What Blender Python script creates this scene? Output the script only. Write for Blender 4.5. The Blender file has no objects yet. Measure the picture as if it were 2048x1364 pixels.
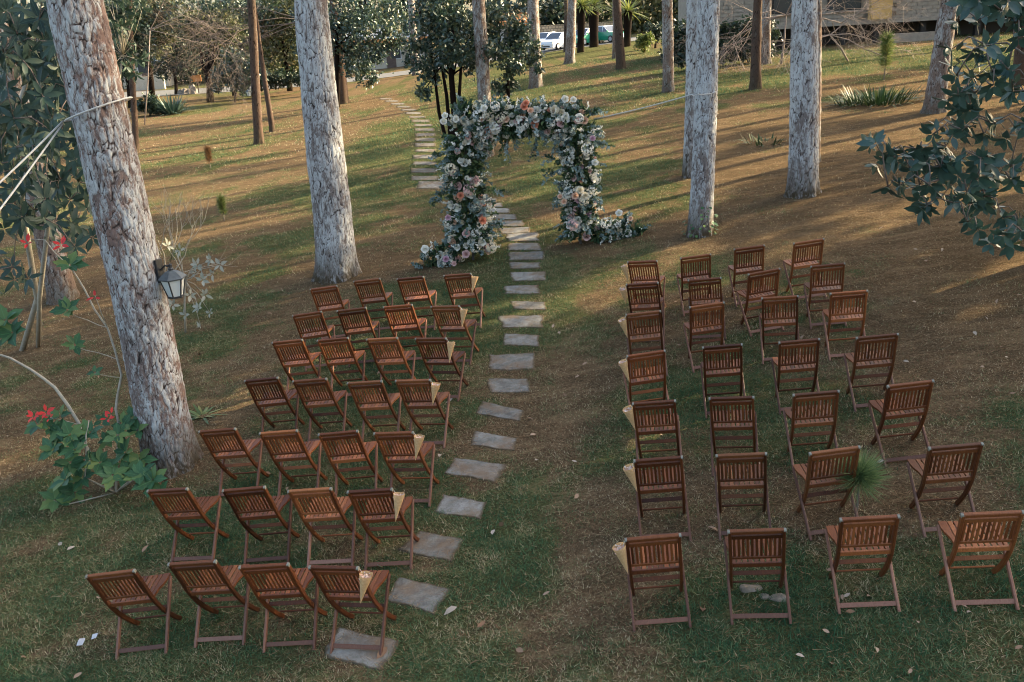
import bpy, math, random
import numpy as np
from mathutils import Matrix, Vector

random.seed(7)
rng = np.random.default_rng(11)
SC = bpy.context.scene
COL = SC.collection
R = math.radians

# ------------------------------------------------------------------ camera
FPX = 1750.0                       # focal length in pixels of the 2048 px wide photograph
CAM = np.array([0.0, 0.0, 5.061])
RT = np.array([.99826, -.0197, -.0555]); UPV = np.array([.0589, .3341, .9407]); FW = np.array([0, .9423, -.3347])
cam_data = bpy.data.cameras.new('camera')
cam_data.sensor_width = 36.0
cam_data.lens = 36.0 * FPX / 2048.0
cam_data.clip_start = 0.1
cam_data.clip_end = 2000.0
cam = bpy.data.objects.new('camera', cam_data)
COL.objects.link(cam)
m3 = Matrix((RT, UPV, -FW)).transposed()
cam.matrix_world = Matrix.Translation(Vector(CAM)) @ m3.to_4x4()
SC.camera = cam

# ------------------------------------------------------------------ sky and sun
SUN_AZ, SUN_EL = 22.0, 23.0        # azimuth measured from +X towards +Y
world = bpy.data.worlds.new('World')
SC.world = world
world.use_nodes = True
wn = world.node_tree
bgn = wn.nodes['Background']
sky = wn.nodes.new('ShaderNodeTexSky')
sky.sky_type = 'NISHITA'
sky.sun_disc = False
sky.sun_elevation = R(SUN_EL)
sky.sun_rotation = R(90 - SUN_AZ)
sky.air_density = 1.0
sky.dust_density = 4.5
sky.ozone_density = 0.2
wn.links.new(sky.outputs[0], bgn.inputs[0])
bgn.inputs[1].default_value = 0.15
sun_data = bpy.data.lights.new('sun', 'SUN')
sun_data.energy = 5.0
sun_data.angle = R(0.55)
sun_data.color = (1.0, .81, .52)
sun = bpy.data.objects.new('sun', sun_data)
COL.objects.link(sun)
SUND = Vector((math.cos(R(SUN_AZ)) * math.cos(R(SUN_EL)), math.sin(R(SUN_AZ)) * math.cos(R(SUN_EL)), math.sin(R(SUN_EL))))
sun.rotation_euler = SUND.to_track_quat('Z', 'Y').to_euler()
sun.location = (30, 12, 25)
SC.view_settings.view_transform = 'Standard'
SC.view_settings.look = 'None'
SC.view_settings.gamma = 1.0
SC.view_settings.exposure = 2.1
SC.cycles.use_denoising = True
SC.cycles.filter_width = 1.05
SC.cycles.max_bounces = 6
SC.cycles.diffuse_bounces = 3
SC.cycles.glossy_bounces = 2
SC.cycles.transmission_bounces = 4
SC.cycles.transparent_max_bounces = 4

# ------------------------------------------------------------------ numeric helpers
def hsh(i, j, k, s=0):
    n = (i.astype(np.int64) * 374761393 + j.astype(np.int64) * 668265263 + k.astype(np.int64) * 1274126177 + s * 974634777) & 0xffffffff
    n = ((n ^ (n >> 13)) * 1103515245) & 0xffffffff
    n = ((n ^ (n >> 16)) * 2246822519) & 0xffffffff
    return ((n ^ (n >> 15)) & 0xffffff) / float(0xffffff)

def vnoise(P, s=0):
    P = np.asarray(P, float)
    I = np.floor(P).astype(np.int64); f = P - I; f = f * f * (3 - 2 * f)
    i, j, k = I[:, 0], I[:, 1], I[:, 2]; u, v, w = f[:, 0], f[:, 1], f[:, 2]
    def L(a, b, t): return a + (b - a) * t
    return L(L(L(hsh(i, j, k, s), hsh(i + 1, j, k, s), u), L(hsh(i, j + 1, k, s), hsh(i + 1, j + 1, k, s), u), v),
             L(L(hsh(i, j, k + 1, s), hsh(i + 1, j, k + 1, s), u), L(hsh(i, j + 1, k + 1, s), hsh(i + 1, j + 1, k + 1, s), u), v), w)

def fbm(P, oct=4, s=0):
    P = np.asarray(P, float); a = 0; amp = .5; t = 0
    for o in range(oct):
        a = a + amp * vnoise(P * 2 ** o, s + o); t += amp; amp *= .5
    return a / t

def worley(P, s=0):
    I = np.floor(P).astype(np.int64)
    d1 = np.full(len(P), 9.0); d2 = np.full(len(P), 9.0)
    for a in (-1, 0, 1):
        for b in (-1, 0, 1):
            for c in (-1, 0, 1):
                J = I + [a, b, c]
                q = J + np.stack([hsh(J[:, 0], J[:, 1], J[:, 2], s + t) for t in (1, 2, 3)], 1)
                d = np.linalg.norm(q - P, axis=1)
                d2 = np.where(d < d1, d1, np.minimum(d2, d)); d1 = np.minimum(d1, d)
    return d1, d2

def xy3(x, y, sc, z=0.0):
    x = np.atleast_1d(np.asarray(x, float)); y = np.atleast_1d(np.asarray(y, float))
    return np.stack([x * sc, y * sc, np.full_like(x, z)], 1)

# ------------------------------------------------------------------ terrain shape and photo -> ground
def hz0(x, y):
    x = np.asarray(x, float); y = np.asarray(y, float)
    e = np.clip(y - 14.0, 0, 400)
    return .0694 * np.minimum(y, 14.) + .018 * np.minimum(e, 120) + .0514 * 6 * (1 - np.exp(-e / 6)) + .0944 * 14 * np.tanh(x / 14)

def hz(x, y):
    x = np.asarray(x, float); y = np.asarray(y, float)
    b = (fbm(xy3(x, y, 1.3, 5.2), 3) - .5) * .035
    r = hz0(x, y) + b.reshape(np.shape(x))
    return r

def gz(x, y): return float(hz(np.array([x]), np.array([y]))[0])

def ray(px, py): return FW + RT * (px - 1024) / FPX - UPV * (py - 682) / FPX

_T = np.linspace(3, 160, 40000)
def gp(px, py):
    P = np.outer(_T, ray(px, py)) + CAM
    i = int(np.argmax(P[:, 2] < hz0(P[:, 0], P[:, 1])))
    if i == 0: i = len(_T) - 1
    p = P[i].copy(); p[2] = gz(p[0], p[1]); return p

def at_y(px, py, Y):               # where the sight line meets the upright plane at distance Y
    d = ray(px, py); return CAM + d * (Y / d[1])

def depth(p): return float((np.asarray(p) - CAM) @ FW)

# ------------------------------------------------------------------ mesh helpers
def link(ob, parent=None):
    COL.objects.link(ob)
    if parent is not None: ob.parent = parent
    return ob

def mesh_np(name, V, F, mat=None, smooth=False, tone=None):
    me = bpy.data.meshes.new(name)
    V = np.asarray(V, np.float32)
    if not isinstance(F, np.ndarray):
        me.from_pydata([tuple(map(float, v)) for v in V], [], [tuple(map(int, f)) for f in F])
    else:
        k = F.shape[1]
        me.vertices.add(len(V)); me.vertices.foreach_set('co', V.ravel())
        me.loops.add(F.size); me.loops.foreach_set('vertex_index', F.astype(np.int32).ravel())
        me.polygons.add(len(F)); me.polygons.foreach_set('loop_start', np.arange(0, F.size, k, dtype=np.int32))
        me.update(calc_edges=True)
    if tone is not None:
        a = me.attributes.new('tone', 'FLOAT', 'POINT'); a.data.foreach_set('value', np.asarray(tone, np.float32))
    if smooth:
        me.polygons.foreach_set('use_smooth', np.ones(len(me.polygons), bool))
    if mat is not None: me.materials.append(mat)
    me.validate()
    return me

def ob_mesh(name, me, parent=None, loc=None):
    o = bpy.data.objects.new(name, me)
    if loc is not None: o.location = loc
    return link(o, parent)

def tag(o, label=None, cat=None, group=None, kind=None):
    if label: o['label'] = label
    if cat: o['category'] = cat
    if group: o['group'] = group
    if kind: o['kind'] = kind
    return o

def thing(name, label, cat, loc, group=None, rotz=0.0):
    o = bpy.data.objects.new(name, None); o.empty_display_size = .2
    o.location = tuple(map(float, loc)); o.rotation_euler = (0, 0, rotz)
    link(o); return tag(o, label, cat, group)

class MB:
    """collects shapes for ONE mesh"""
    def __init__(s): s.v = []; s.f = []; s.n = 0
    def add(s, V, F):
        V = np.asarray(V, float).reshape(-1, 3); s.v.append(V)
        s.f += [tuple(int(a) + s.n for a in f) for f in F]; s.n += len(V); return s
    def beam(s, p0, p1, w, d, up=(0, 0, 1), ch=.18):
        return s.sweep([p0, p1], w, d, up, ch)
    def sweep(s, pts, w, d, side, ch=.18):
        """chamfered rectangular section: w along 'side', d across"""
        pts = [np.asarray(p, float) for p in pts]; side = np.asarray(side, float); side /= np.linalg.norm(side)
        c = ch * min(w, d); a, b = w / 2, d / 2
        sec = [(-a + c, -b), (a - c, -b), (a, -b + c), (a, b - c), (a - c, b), (-a + c, b), (-a, b - c), (-a, -b + c)]
        V = []
        for i, p in enumerate(pts):
            t = pts[min(i + 1, len(pts) - 1)] - pts[max(i - 1, 0)]; t /= np.linalg.norm(t)
            sd = side - t * (side @ t); sd /= np.linalg.norm(sd); o = np.cross(t, sd)
            V += [p + sd * u + o * v for u, v in sec]
        F = []
        for i in range(len(pts) - 1):
            for k in range(8):
                F.append((i * 8 + k, i * 8 + (k + 1) % 8, i * 8 + 8 + (k + 1) % 8, i * 8 + 8 + k))
        F.append(tuple(range(7, -1, -1))); e = (len(pts) - 1) * 8; F.append(tuple(range(e, e + 8)))
        return s.add(V, F)
    def box(s, x0, x1, y0, y1, z0, z1):
        return s.add([(x0, y0, z0), (x1, y0, z0), (x1, y1, z0), (x0, y1, z0), (x0, y0, z1), (x1, y0, z1), (x1, y1, z1), (x0, y1, z1)],
                     [(3, 2, 1, 0), (4, 5, 6, 7), (0, 1, 5, 4), (1, 2, 6, 5), (2, 3, 7, 6), (3, 0, 4, 7)])
    def tube(s, pts, rad, n=6, cap=True):
        V, F = tube(pts, rad, n, cap); return s.add(V, F)
    def prism(s, outline, z0, z1):
        n = len(outline)
        V = [(x, y, z0) for x, y in outline] + [(x, y, z1) for x, y in outline]
        F = [tuple(range(n - 1, -1, -1)), tuple(range(n, 2 * n))] + [(i, (i + 1) % n, n + (i + 1) % n, n + i) for i in range(n)]
        return s.add(V, F)
    def mesh(s, name, mat, smooth=False):
        return mesh_np(name, np.concatenate(s.v), s.f, mat, smooth)
    def build(s, name, mat, parent=None, smooth=False):
        return ob_mesh(name, s.mesh(name, mat, smooth), parent)

def tube(pts, rad, n=6, cap=True):
    pts = np.asarray(pts, float); m = len(pts)
    rad = np.full(m, rad) if np.isscalar(rad) else np.asarray(rad, float)
    ref = np.array([0.31, .17, .93]); V = []
    for i in range(m):
        t = pts[min(i + 1, m - 1)] - pts[max(i - 1, 0)]; t = t / (np.linalg.norm(t) + 1e-9)
        a = np.cross(t, ref); 
        if np.linalg.norm(a) < .1: a = np.cross(t, [1., 0, 0])
        a /= np.linalg.norm(a); b = np.cross(t, a)
        for k in range(n):
            q = 2 * math.pi * k / n; V.append(pts[i] + rad[i] * (a * math.cos(q) + b * math.sin(q)))
    F = [(i * n + k, i * n + (k + 1) % n, i * n + n + (k + 1) % n, i * n + n + k) for i in range(m - 1) for k in range(n)]
    if cap: F += [tuple(range(n - 1, -1, -1)), tuple(range((m - 1) * n, m * n))]
    return V, F

def unit(v):
    v = np.asarray(v, float); return v / (np.linalg.norm(v, axis=-1, keepdims=True) + 1e-9)

def rand_dirs(n, g=rng):
    return unit(g.normal(size=(n, 3)))

def leaf_np(P, D, N, L, W, fold=.25, curl=.15):
    """pointed leaves of 8 triangles: P base, D along, N up; returns V, F(tri), leaf index per vertex"""
    P = np.asarray(P, float); n = len(P); D = unit(D)
    S = unit(np.cross(D, N)); U = np.cross(S, D)
    L = np.broadcast_to(L, n)[:, None]; W = np.broadcast_to(W, n)[:, None]
    prof = [(0, 0, 0), (.3, -.42, 1), (.3, 0, 0), (.3, .42, 1), (.66, -.40, 1), (.66, 0, 0), (.66, .40, 1), (1, 0, 0)]
    V = np.empty((n, 8, 3))
    for k, (t, s, e) in enumerate(prof):
        V[:, k] = P + D * L * t + S * W * s + U * (abs(s) * W * fold - curl * L * t * t)
    F0 = np.array([(0, 2, 1), (0, 3, 2), (1, 2, 5), (1, 5, 4), (2, 3, 6), (2, 6, 5), (4, 5, 7), (5, 6, 7)])
    F = (F0[None] + 8 * np.arange(n)[:, None, None]).reshape(-1, 3)
    return V.reshape(-1, 3), F, np.repeat(np.arange(n), 8)

def leafs_np(P, D, N, L, W, fold=.2):
    """small leaves of 2 triangles folded along the rib"""
    P = np.asarray(P, float); n = len(P); D = unit(D); S = unit(np.cross(D, N)); U = np.cross(S, D)
    L = np.broadcast_to(L, n)[:, None]; W = np.broadcast_to(W, n)[:, None]
    V = np.empty((n, 4, 3)); V[:, 0] = P; V[:, 1] = P + D * L * .45 + S * W * .5 + U * W * fold
    V[:, 2] = P + D * L; V[:, 3] = P + D * L * .45 - S * W * .5 + U * W * fold
    F = (np.array([(0, 1, 2), (0, 2, 3)])[None] + 4 * np.arange(n)[:, None, None]).reshape(-1, 3)
    return V.reshape(-1, 3), F, np.repeat(np.arange(n), 4)

# ------------------------------------------------------------------ materials
class NT:
    def __init__(s, name):
        s.m = bpy.data.materials.new(name); s.m.use_nodes = True; s.t = s.m.node_tree; s.n = s.t.nodes
        s.b = s.n['Principled BSDF']; s.out = s.n['Material Output']
    def new(s, typ, **kw):
        o = s.n.new(typ)
        for k, v in kw.items(): setattr(o, k, v)
        return o
    def l(s, a, b): s.t.links.new(a, b)
    def coord(s, which='Object', scale=(1, 1, 1), loc=(0, 0, 0)):
        c = s.new('ShaderNodeTexCoord'); mp = s.new('ShaderNodeMapping')
        mp.inputs['Scale'].default_value = scale; mp.inputs['Location'].default_value = loc
        s.l(c.outputs[which], mp.inputs[0]); return mp.outputs[0]
    def noise(s, co, scale, detail=5, rough=.6, dist=0.0):
        t = s.new('ShaderNodeTexNoise'); t.inputs['Scale'].default_value = scale; t.inputs['Detail'].default_value = detail
        t.inputs['Roughness'].default_value = rough; t.inputs['Distortion'].default_value = dist
        if co is not None: s.l(co, t.inputs['Vector'])
        return t.outputs['Fac']
    def vor(s, co, scale, feature='F1', out='Distance'):
        t = s.new('ShaderNodeTexVoronoi', feature=feature); t.inputs['Scale'].default_value = scale
        if co is not None: s.l(co, t.inputs['Vector'])
        return t.outputs[out]
    def ramp(s, fac, stops, interp='LINEAR'):
        r = s.new('ShaderNodeValToRGB'); r.color_ramp.interpolation = interp
        while len(r.color_ramp.elements) < len(stops): r.color_ramp.elements.new(.5)
        for e, (p, c) in zip(r.color_ramp.elements, stops):
            e.position = p; e.color = (*c, 1) if len(c) == 3 else c
        s.l(fac, r.inputs[0]); return r.outputs[0]
    def val(s, fac, a0, a1, b0=0.0, b1=1.0):
        r = s.new('ShaderNodeMapRange'); r.clamp = True
        for i, v in zip((1, 2, 3, 4), (a0, a1, b0, b1)): r.inputs[i].default_value = v
        s.l(fac, r.inputs[0]); return r.outputs[0]
    def mix(s, fac, a, b, mode='MIX'):
        m = s.new('ShaderNodeMix', data_type='RGBA', blend_type=mode)
        for sock, v in ((m.inputs[0], fac), (m.inputs[6], a), (m.inputs[7], b)):
            if isinstance(v, (int, float)): sock.default_value = v
            elif isinstance(v, tuple): sock.default_value = (*v, 1)
            else: s.l(v, sock)
        return m.outputs[2]
    def math(s, op, a, b=0.0):
        m = s.new('ShaderNodeMath', operation=op)
        for sock, v in ((m.inputs[0], a), (m.inputs[1], b)):
            if isinstance(v, (int, float)): sock.default_value = v
            else: s.l(v, sock)
        return m.outputs[0]
    def attr(s, name):
        a = s.new('ShaderNodeAttribute'); a.attribute_name = name; return a.outputs['Fac']
    def rnd(s): return s.new('ShaderNodeObjectInfo').outputs['Random']
    def bump(s, h, strength=.5, dist=.01):
        b = s.new('ShaderNodeBump'); b.inputs['Strength'].default_value = strength; b.inputs['Distance'].default_value = dist
        s.l(h, b.inputs['Height']); s.l(b.outputs[0], s.b.inputs['Normal']); return s
    def set(s, color=None, rough=None, spec=None):
        if color is not None:
            if isinstance(color, tuple): s.b.inputs['Base Color'].default_value = (*color, 1)
            else: s.l(color, s.b.inputs['Base Color'])
        if rough is not None:
            if isinstance(rough, (int, float)): s.b.inputs['Roughness'].default_value = rough
            else: s.l(rough, s.b.inputs['Roughness'])
        if spec is not None: s.b.inputs['Specular IOR Level'].default_value = spec
        return s
    def translucent(s, color, fac=.3):
        t = s.new('ShaderNodeBsdfTranslucent'); mx = s.new('ShaderNodeMixShader'); mx.inputs[0].default_value = fac
        if isinstance(color, tuple): t.inputs[0].default_value = (*color, 1)
        else: s.l(color, t.inputs[0])
        s.l(s.b.outputs[0], mx.inputs[1]); s.l(t.outputs[0], mx.inputs[2]); s.l(mx.outputs[0], s.out.inputs[0]); return s

def leaf_mat(name, stops, rough=.45, trans=.25, spec=.4, obj_random=False, vein=False):
    t = NT(name)
    f = t.rnd() if obj_random else t.attr('tone')
    c = t.ramp(f, stops)
    if vein:
        n = t.noise(t.coord('Object'), 35, 3); c = t.mix(t.val(n, .35, .75, 0, .35), c, (.10, .12, .06))
    t.set(c, rough, spec); t.translucent(c, trans); return t.m

def plain(name, color, rough=.6, var=.25, scale=20, bump=.0, spec=.4):
    t = NT(name); n = t.noise(t.coord('Object'), scale, 6)
    d = tuple(c * (1 - var) for c in color); b = tuple(min(1, c * (1 + var)) for c in color)
    t.set(t.ramp(n, [(.25, d), (.75, b)]), rough, spec)
    if bump: t.bump(n, bump, .01)
    return t.m

def wood_mat(name, dark, mid, light, rough=.45, spec=.3):
    t = NT(name); r = t.rnd()
    co = t.coord('Object', (1, 1, 1)); off = t.new('ShaderNodeVectorMath', operation='ADD'); t.l(co, off.inputs[0])
    cmb = t.new('ShaderNodeCombineXYZ'); t.l(t.math('MULTIPLY', r, 37.0), cmb.inputs[0]); t.l(t.math('MULTIPLY', r, 11.0), cmb.inputs[1]); t.l(cmb.outputs[0], off.inputs[1])
    mp = t.new('ShaderNodeMapping'); mp.inputs['Scale'].default_value = (34, 14, 14); t.l(off.outputs[0], mp.inputs[0])
    g = t.noise(mp.outputs[0], 3.0, 6, .65, .8); big = t.noise(off.outputs[0], 5.0, 3)
    f = t.math('ADD', t.math('MULTIPLY', g, .55), t.math('MULTIPLY', r, .28)); f = t.math('ADD', f, t.math('MULTIPLY', big, .2))
    c = t.ramp(f, [(.28, dark), (.52, mid), (.82, light)])
    c = t.mix(1.0, c, t.new('ShaderNodeObjectInfo').outputs['Color'], 'MULTIPLY'); t.set(c, t.val(g, .2, .8, rough - .08, rough + .14), spec); t.bump(g, .25, .003); return t.m

WOOD = wood_mat('oiled_wood', (.055, .015, .005), (.145, .043, .0125), (.29, .100, .030))
WOOD_LEG = wood_mat('leg_wood_sky_sheen', (.085, .036, .022), (.17, .075, .046), (.27, .135, .085), .5)  # greyer, pinker leg colour imitates sky reflecting off the wood
CAPM = plain('grey_cap', (.17, .165, .13), .5, .15)

def bark_mat(name, brown, red, lichen, amount=.5, moss=.15, fine=1.0, fleck=(.30, .22, .17)):
    t = NT(name)
    co = t.coord('Object', (1, 1, .42)); oc = t.coord('Object')
    r = t.attr('tone')                                    # 0 in the cracks, 1 on the plates
    n1 = t.noise(co, 2.2 * fine, 8, .68, .3); n2 = t.noise(co, 11 * fine, 7, .7, .6); n5 = t.noise(t.coord('Object', (1, 1, .22)), 24 * fine, 5, .65, .4); n3 = t.noise(oc, .75, 4, .6, .4); n4 = t.noise(co, 45 * fine, 4, .7)
    b = t.mix(t.val(n3, .38, .62), brown, red)
    b = t.mix(t.val(n4, .35, .7, 0, .6), b, fleck)  # lighter bark flecks scattered by fine noise
    k = t.math('ADD', t.math('MULTIPLY', n1, .40), t.math('MULTIPLY', n2, .42)); k = t.math('ADD', k, t.math('MULTIPLY', n4, .22))
    lo = .60 - .17 * amount
    lm = t.val(k, lo, lo + .06)
    lc = t.mix(t.val(n4, .3, .75), lichen, tuple(c * .62 for c in lichen))
    lm = t.math('MULTIPLY', lm, t.val(n5, .36, .50, .12, 1.0)); c = t.mix(t.math('MULTIPLY', lm, t.val(r, .12, .45)), b, lc)
    c = t.mix(t.val(r, .42, .10), c, tuple(x * .22 for x in brown))
    z = t.new('ShaderNodeSeparateXYZ'); t.l(oc, z.inputs[0])
    mm = t.math('MULTIPLY', t.val(z.outputs[2], .75, .05), t.val(n2, .34, .52))
    c = t.mix(t.math('MULTIPLY', mm, moss * 5), c, (.062, .048, .030))
    t.set(c, .9, .05)
    h = t.math('ADD', t.math('MULTIPLY', n2, .6), t.math('MULTIPLY', n4, .5)); t.bump(t.math('ADD', h, t.math('MULTIPLY', lm, .25)), .75, .018)
    return t.m

BARK_BIG = bark_mat('bark_red_lichen', (.125, .102, .094), (.160, .098, .078), (.47, .485, .48), .70, .2, fleck=(.22, .17, .15))
BARK_PALE = bark_mat('bark_pale_lichen', (.150, .130, .124), (.160, .128, .116), (.53, .545, .545), .82, .2, fleck=(.24, .21, .19))
BARK_MID = bark_mat('bark_grey', (.120, .092, .078), (.140, .090, .068), (.40, .40, .38), .58)
BARK_DARK = bark_mat('bark_brown', (.058, .040, .031), (.082, .050, .035), (.16, .14, .12), .25, fleck=(.12, .09, .07))
TWIG = plain('twig_grey', (.26, .205, .17), .8, .3, 30, .2)
TWIG_BROWN = plain('twig_brown', (.13, .10, .082), .8, .3, 30, .2)
STEM_PALE = plain('stem_pale', (.30, .27, .21), .75, .25, 25, .3)
# ------------------------------------------------------------------ lawn
def sst(a, b, x):
    t = np.clip((np.asarray(x, float) - a) / (b - a), 0, 1); return t * t * (3 - 2 * t)

# trunk footprints (photo pixel of the foot) that keep the grass away
FEET = [gp(*p) for p in ((345, 925), (678, 548), (1400, 468), (1382, 350), (1605, 388), (130, 595), (974, 312), (1873, 215), (2038, 520))]

def green(x, y):
    x = np.asarray(x, float); y = np.asarray(y, float)
    g = .60 + 1.5 * (fbm(xy3(x, y, .55, 1.1), 4) - .5) + 1.3 * (fbm(xy3(x, y, 2.3, 7.7), 3) - .5)
    g -= .50 * sst(3.2, 6.0, x) * sst(7.5, 11, y) * (1 - sst(24, 34, y))
    g -= .34 * sst(-4.2, -6.5, x) * sst(8.5, 11, y)
    g -= .30 * np.exp(-((x - .55 - .0 * y) / .45) ** 2) * (1 - sst(8.5, 11.5, y))
    g -= .10 * sst(13.0, 16.5, y) * (1 - sst(22, 30, y)); g += .12 * sst(17, 24, y) * sst(5, 0, x)
    g += .02 * (1 - sst(5.5, 9, y))
    for f in FEET: g -= .55 * np.exp(-(((x - f[0]) ** 2 + (y - f[1]) ** 2) / 1.0))
    return np.clip(g, 0, 1)

def axis(lo, hi, step, a, b, grow=1.16):
    v = list(np.arange(lo, hi, step)); s = step
    while v[-1] < b: s *= grow; v.append(v[-1] + s)
    s = step; w = []; q = lo
    while q > a: s *= grow; q -= s; w.append(q)
    return np.array(w[::-1] + v)

XS = axis(-11, 11, .14, -420, 420); YS = axis(3, 24, .14, -60, 520, 1.1)
GX, GY = np.meshgrid(XS, YS); gx, gy = GX.ravel(), GY.ravel()
nx, ny = len(XS), len(YS)
ii = (np.arange(ny - 1)[:, None] * nx + np.arange(nx - 1)[None]).ravel()
GF = np.stack([ii, ii + 1, ii + nx + 1, ii + nx], 1)

t = NT('lawn_ground')
G = t.attr('tone'); oc = t.coord('Object')
n_f = t.noise(oc, 42, 6, .75); n_m = t.noise(oc, 9, 6, .7, .5); n_l = t.noise(oc, 1.1, 5, .6, .6); n_s = t.noise(t.coord('Object', (3.0, 1, 1)), 90, 3, .7)
soil = t.ramp(n_f, [(.30, (.034, .021, .011)), (.5, (.122, .080, .045)), (.70, (.27, .190, .114))])
grass = t.ramp(n_f, [(.30, (.014, .022, .009)), (.5, (.062, .074, .028)), (.70, (.17, .165, .07))])  # dark stops: soil beneath turf, deepened to imitate shade between blades
sum_ = t.math('ADD', t.math('ADD', G, t.math('MULTIPLY', t.math('SUBTRACT', n_m, .5), 1.1)), t.math('MULTIPLY', t.math('SUBTRACT', n_l, .5), .5))
c = t.mix(t.val(sum_, .32, .62), soil, grass)
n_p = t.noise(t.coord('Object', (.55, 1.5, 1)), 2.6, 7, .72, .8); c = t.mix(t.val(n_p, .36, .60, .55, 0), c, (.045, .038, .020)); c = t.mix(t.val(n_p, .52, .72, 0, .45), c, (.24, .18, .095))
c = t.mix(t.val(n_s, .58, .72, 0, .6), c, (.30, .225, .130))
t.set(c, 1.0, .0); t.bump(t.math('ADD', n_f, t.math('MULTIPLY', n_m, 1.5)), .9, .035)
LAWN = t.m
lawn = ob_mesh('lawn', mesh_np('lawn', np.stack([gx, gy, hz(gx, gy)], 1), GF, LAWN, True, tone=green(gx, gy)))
tag(lawn, 'sloping lawn of grass and brown pine needles', kind='structure')

def strip(name, pts, width, mat, lift, label, sub=14):
    pts = np.array([p[:2] for p in pts]); V = []; F = []
    tt = np.linspace(0, len(pts) - 1, sub * (len(pts) - 1) + 1)
    P = np.stack([np.interp(tt, np.arange(len(pts)), pts[:, k]) for k in (0, 1)], 1)
    T = unit(np.gradient(P, axis=0)); N = np.stack([-T[:, 1], T[:, 0]], 1); m = 6
    for k in range(m + 1): V.append(P + N * width * (k / m - .5))
    V = np.stack(V, 1).reshape(-1, 2); n = len(P)
    Z = hz(V[:, 0], V[:, 1]) + lift
    F = np.array([(i * (m + 1) + k, i * (m + 1) + k + 1, (i + 1) * (m + 1) + k + 1, (i + 1) * (m + 1) + k) for i in range(n - 1) for k in range(m)])
    o = ob_mesh(name, mesh_np(name, np.column_stack([V, Z]), F, mat, True)); tag(o, label, kind='structure'); return o

ASPH = plain('asphalt', (.105, .105, .10), .9, .22, 6, .2)
strip('road', [(-75, 96), (-45, 88), (-27, 85), (-14, 84), (-4, 85.5), (6, 87), (14, 87), (30, 86)], 7.5, ASPH, .03, 'grey asphalt drive beyond the lawn')

# ------------------------------------------------------------------ stepping stones
def stone_mat():
    t = NT('path_stone'); oc = t.coord('Object'); r = t.rnd()
    a = t.noise(oc, 7, 7, .7, .4); b = t.noise(oc, 60, 4, .7); g = t.noise(oc, 3.0, 5, .65)
    c = t.ramp(t.math('ADD', t.math('MULTIPLY', a, .8), t.math('MULTIPLY', r, .2)), [(.30, (.10, .095, .082)), (.52, (.215, .208, .185)), (.75, (.33, .318, .285))])
    c = t.mix(t.val(b, .52, .72, 0, .75), c, (.10, .095, .08)); c = t.mix(t.val(g, .46, .64, 0, .8), c, (.18, .125, .08))
    ed = t.math('ADD', t.attr('tone'), t.math('MULTIPLY', t.math('SUBTRACT', t.noise(oc, 14, 5, .7), .5), 1.3)); c = t.mix(t.val(ed, .05, .55, .85, 0), c, (.085, .062, .034))
    t.set(c, .95, .03); t.bump(t.math('ADD', a, t.math('MULTIPLY', b, .6)), .7, .02); return t.m
STONE = stone_mat()
def rect(cx, cy, w, h, sk=.0): 
    return [(cx - w / 2 + sk * w * .12, cy - h / 2), (cx + w / 2, cy - h / 2 + sk * h * .3), (cx + w / 2 - sk * w * .05, cy + h / 2), (cx - w / 2, cy + h / 2 - sk * h * .25)]
SLABS = [[(678, 1256), (796, 1283), (762, 1344), (645, 1312)], [(795, 1154), (899, 1180), (869, 1232), (774, 1200)],
         [(841, 1065), (930, 1080), (906, 1128), (797, 1100)], [(886, 990), (972, 1006), (965, 1041), (867, 1024)],
         [(906, 916), (1009, 931), (991, 967), (888, 949)], [(951, 864), (1039, 876), (1034, 903), (941, 893)],
         [(962, 803), (1047, 822), (1040, 842), (949, 830)]]
for a in ((1018, 772, 80, 27), (1026, 724, 90, 30), (1043, 681, 76, 24), (1044, 645, 82, 22), (1058, 612, 70, 17), (1044, 580, 70, 17), (1057, 553, 68, 16),
          (1051, 531, 65, 13), (1053, 512, 70, 14), (1048, 494, 65, 14), (1045, 475, 62, 14), (1031, 461, 60, 11), (1016, 447, 62, 11), (1003, 434, 62, 11), (990, 422, 60, 9),
          (978, 411, 58, 8), (966, 401, 56, 8), (950, 391, 56, 8)):
    SLABS.append(rect(*a, sk=random.uniform(-.6, .6)))
NEAR = len(SLABS)
SLABS.append(rect(872, 371, 78, 17, .4))
yy_ = 357.0; k = 0
while yy_ > 197:
    cx = float(np.interp(yy_, [196, 205, 216, 229, 246, 266, 300, 340, 357], [768, 790, 812, 830, 845, 851, 851, 848, 850]))
    w = float(np.interp(yy_, [196, 220, 250, 300, 357], [24, 30, 38, 42, 56])); st = float(np.interp(yy_, [196, 250, 300, 357], [4.4, 8.6, 11.2, 15.5]))
    SLABS.append(rect(cx, yy_, w, st * .56, random.uniform(-.5, .5))); yy_ -= st
path_root = bpy.data.objects.new('stone_path', None); link(path_root); path_root.location = tuple(gp(1030, 724))
tag(path_root, 'path of grey stone slabs set in the grass through the flower arch', kind='structure')
STONE_POLY = []
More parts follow.
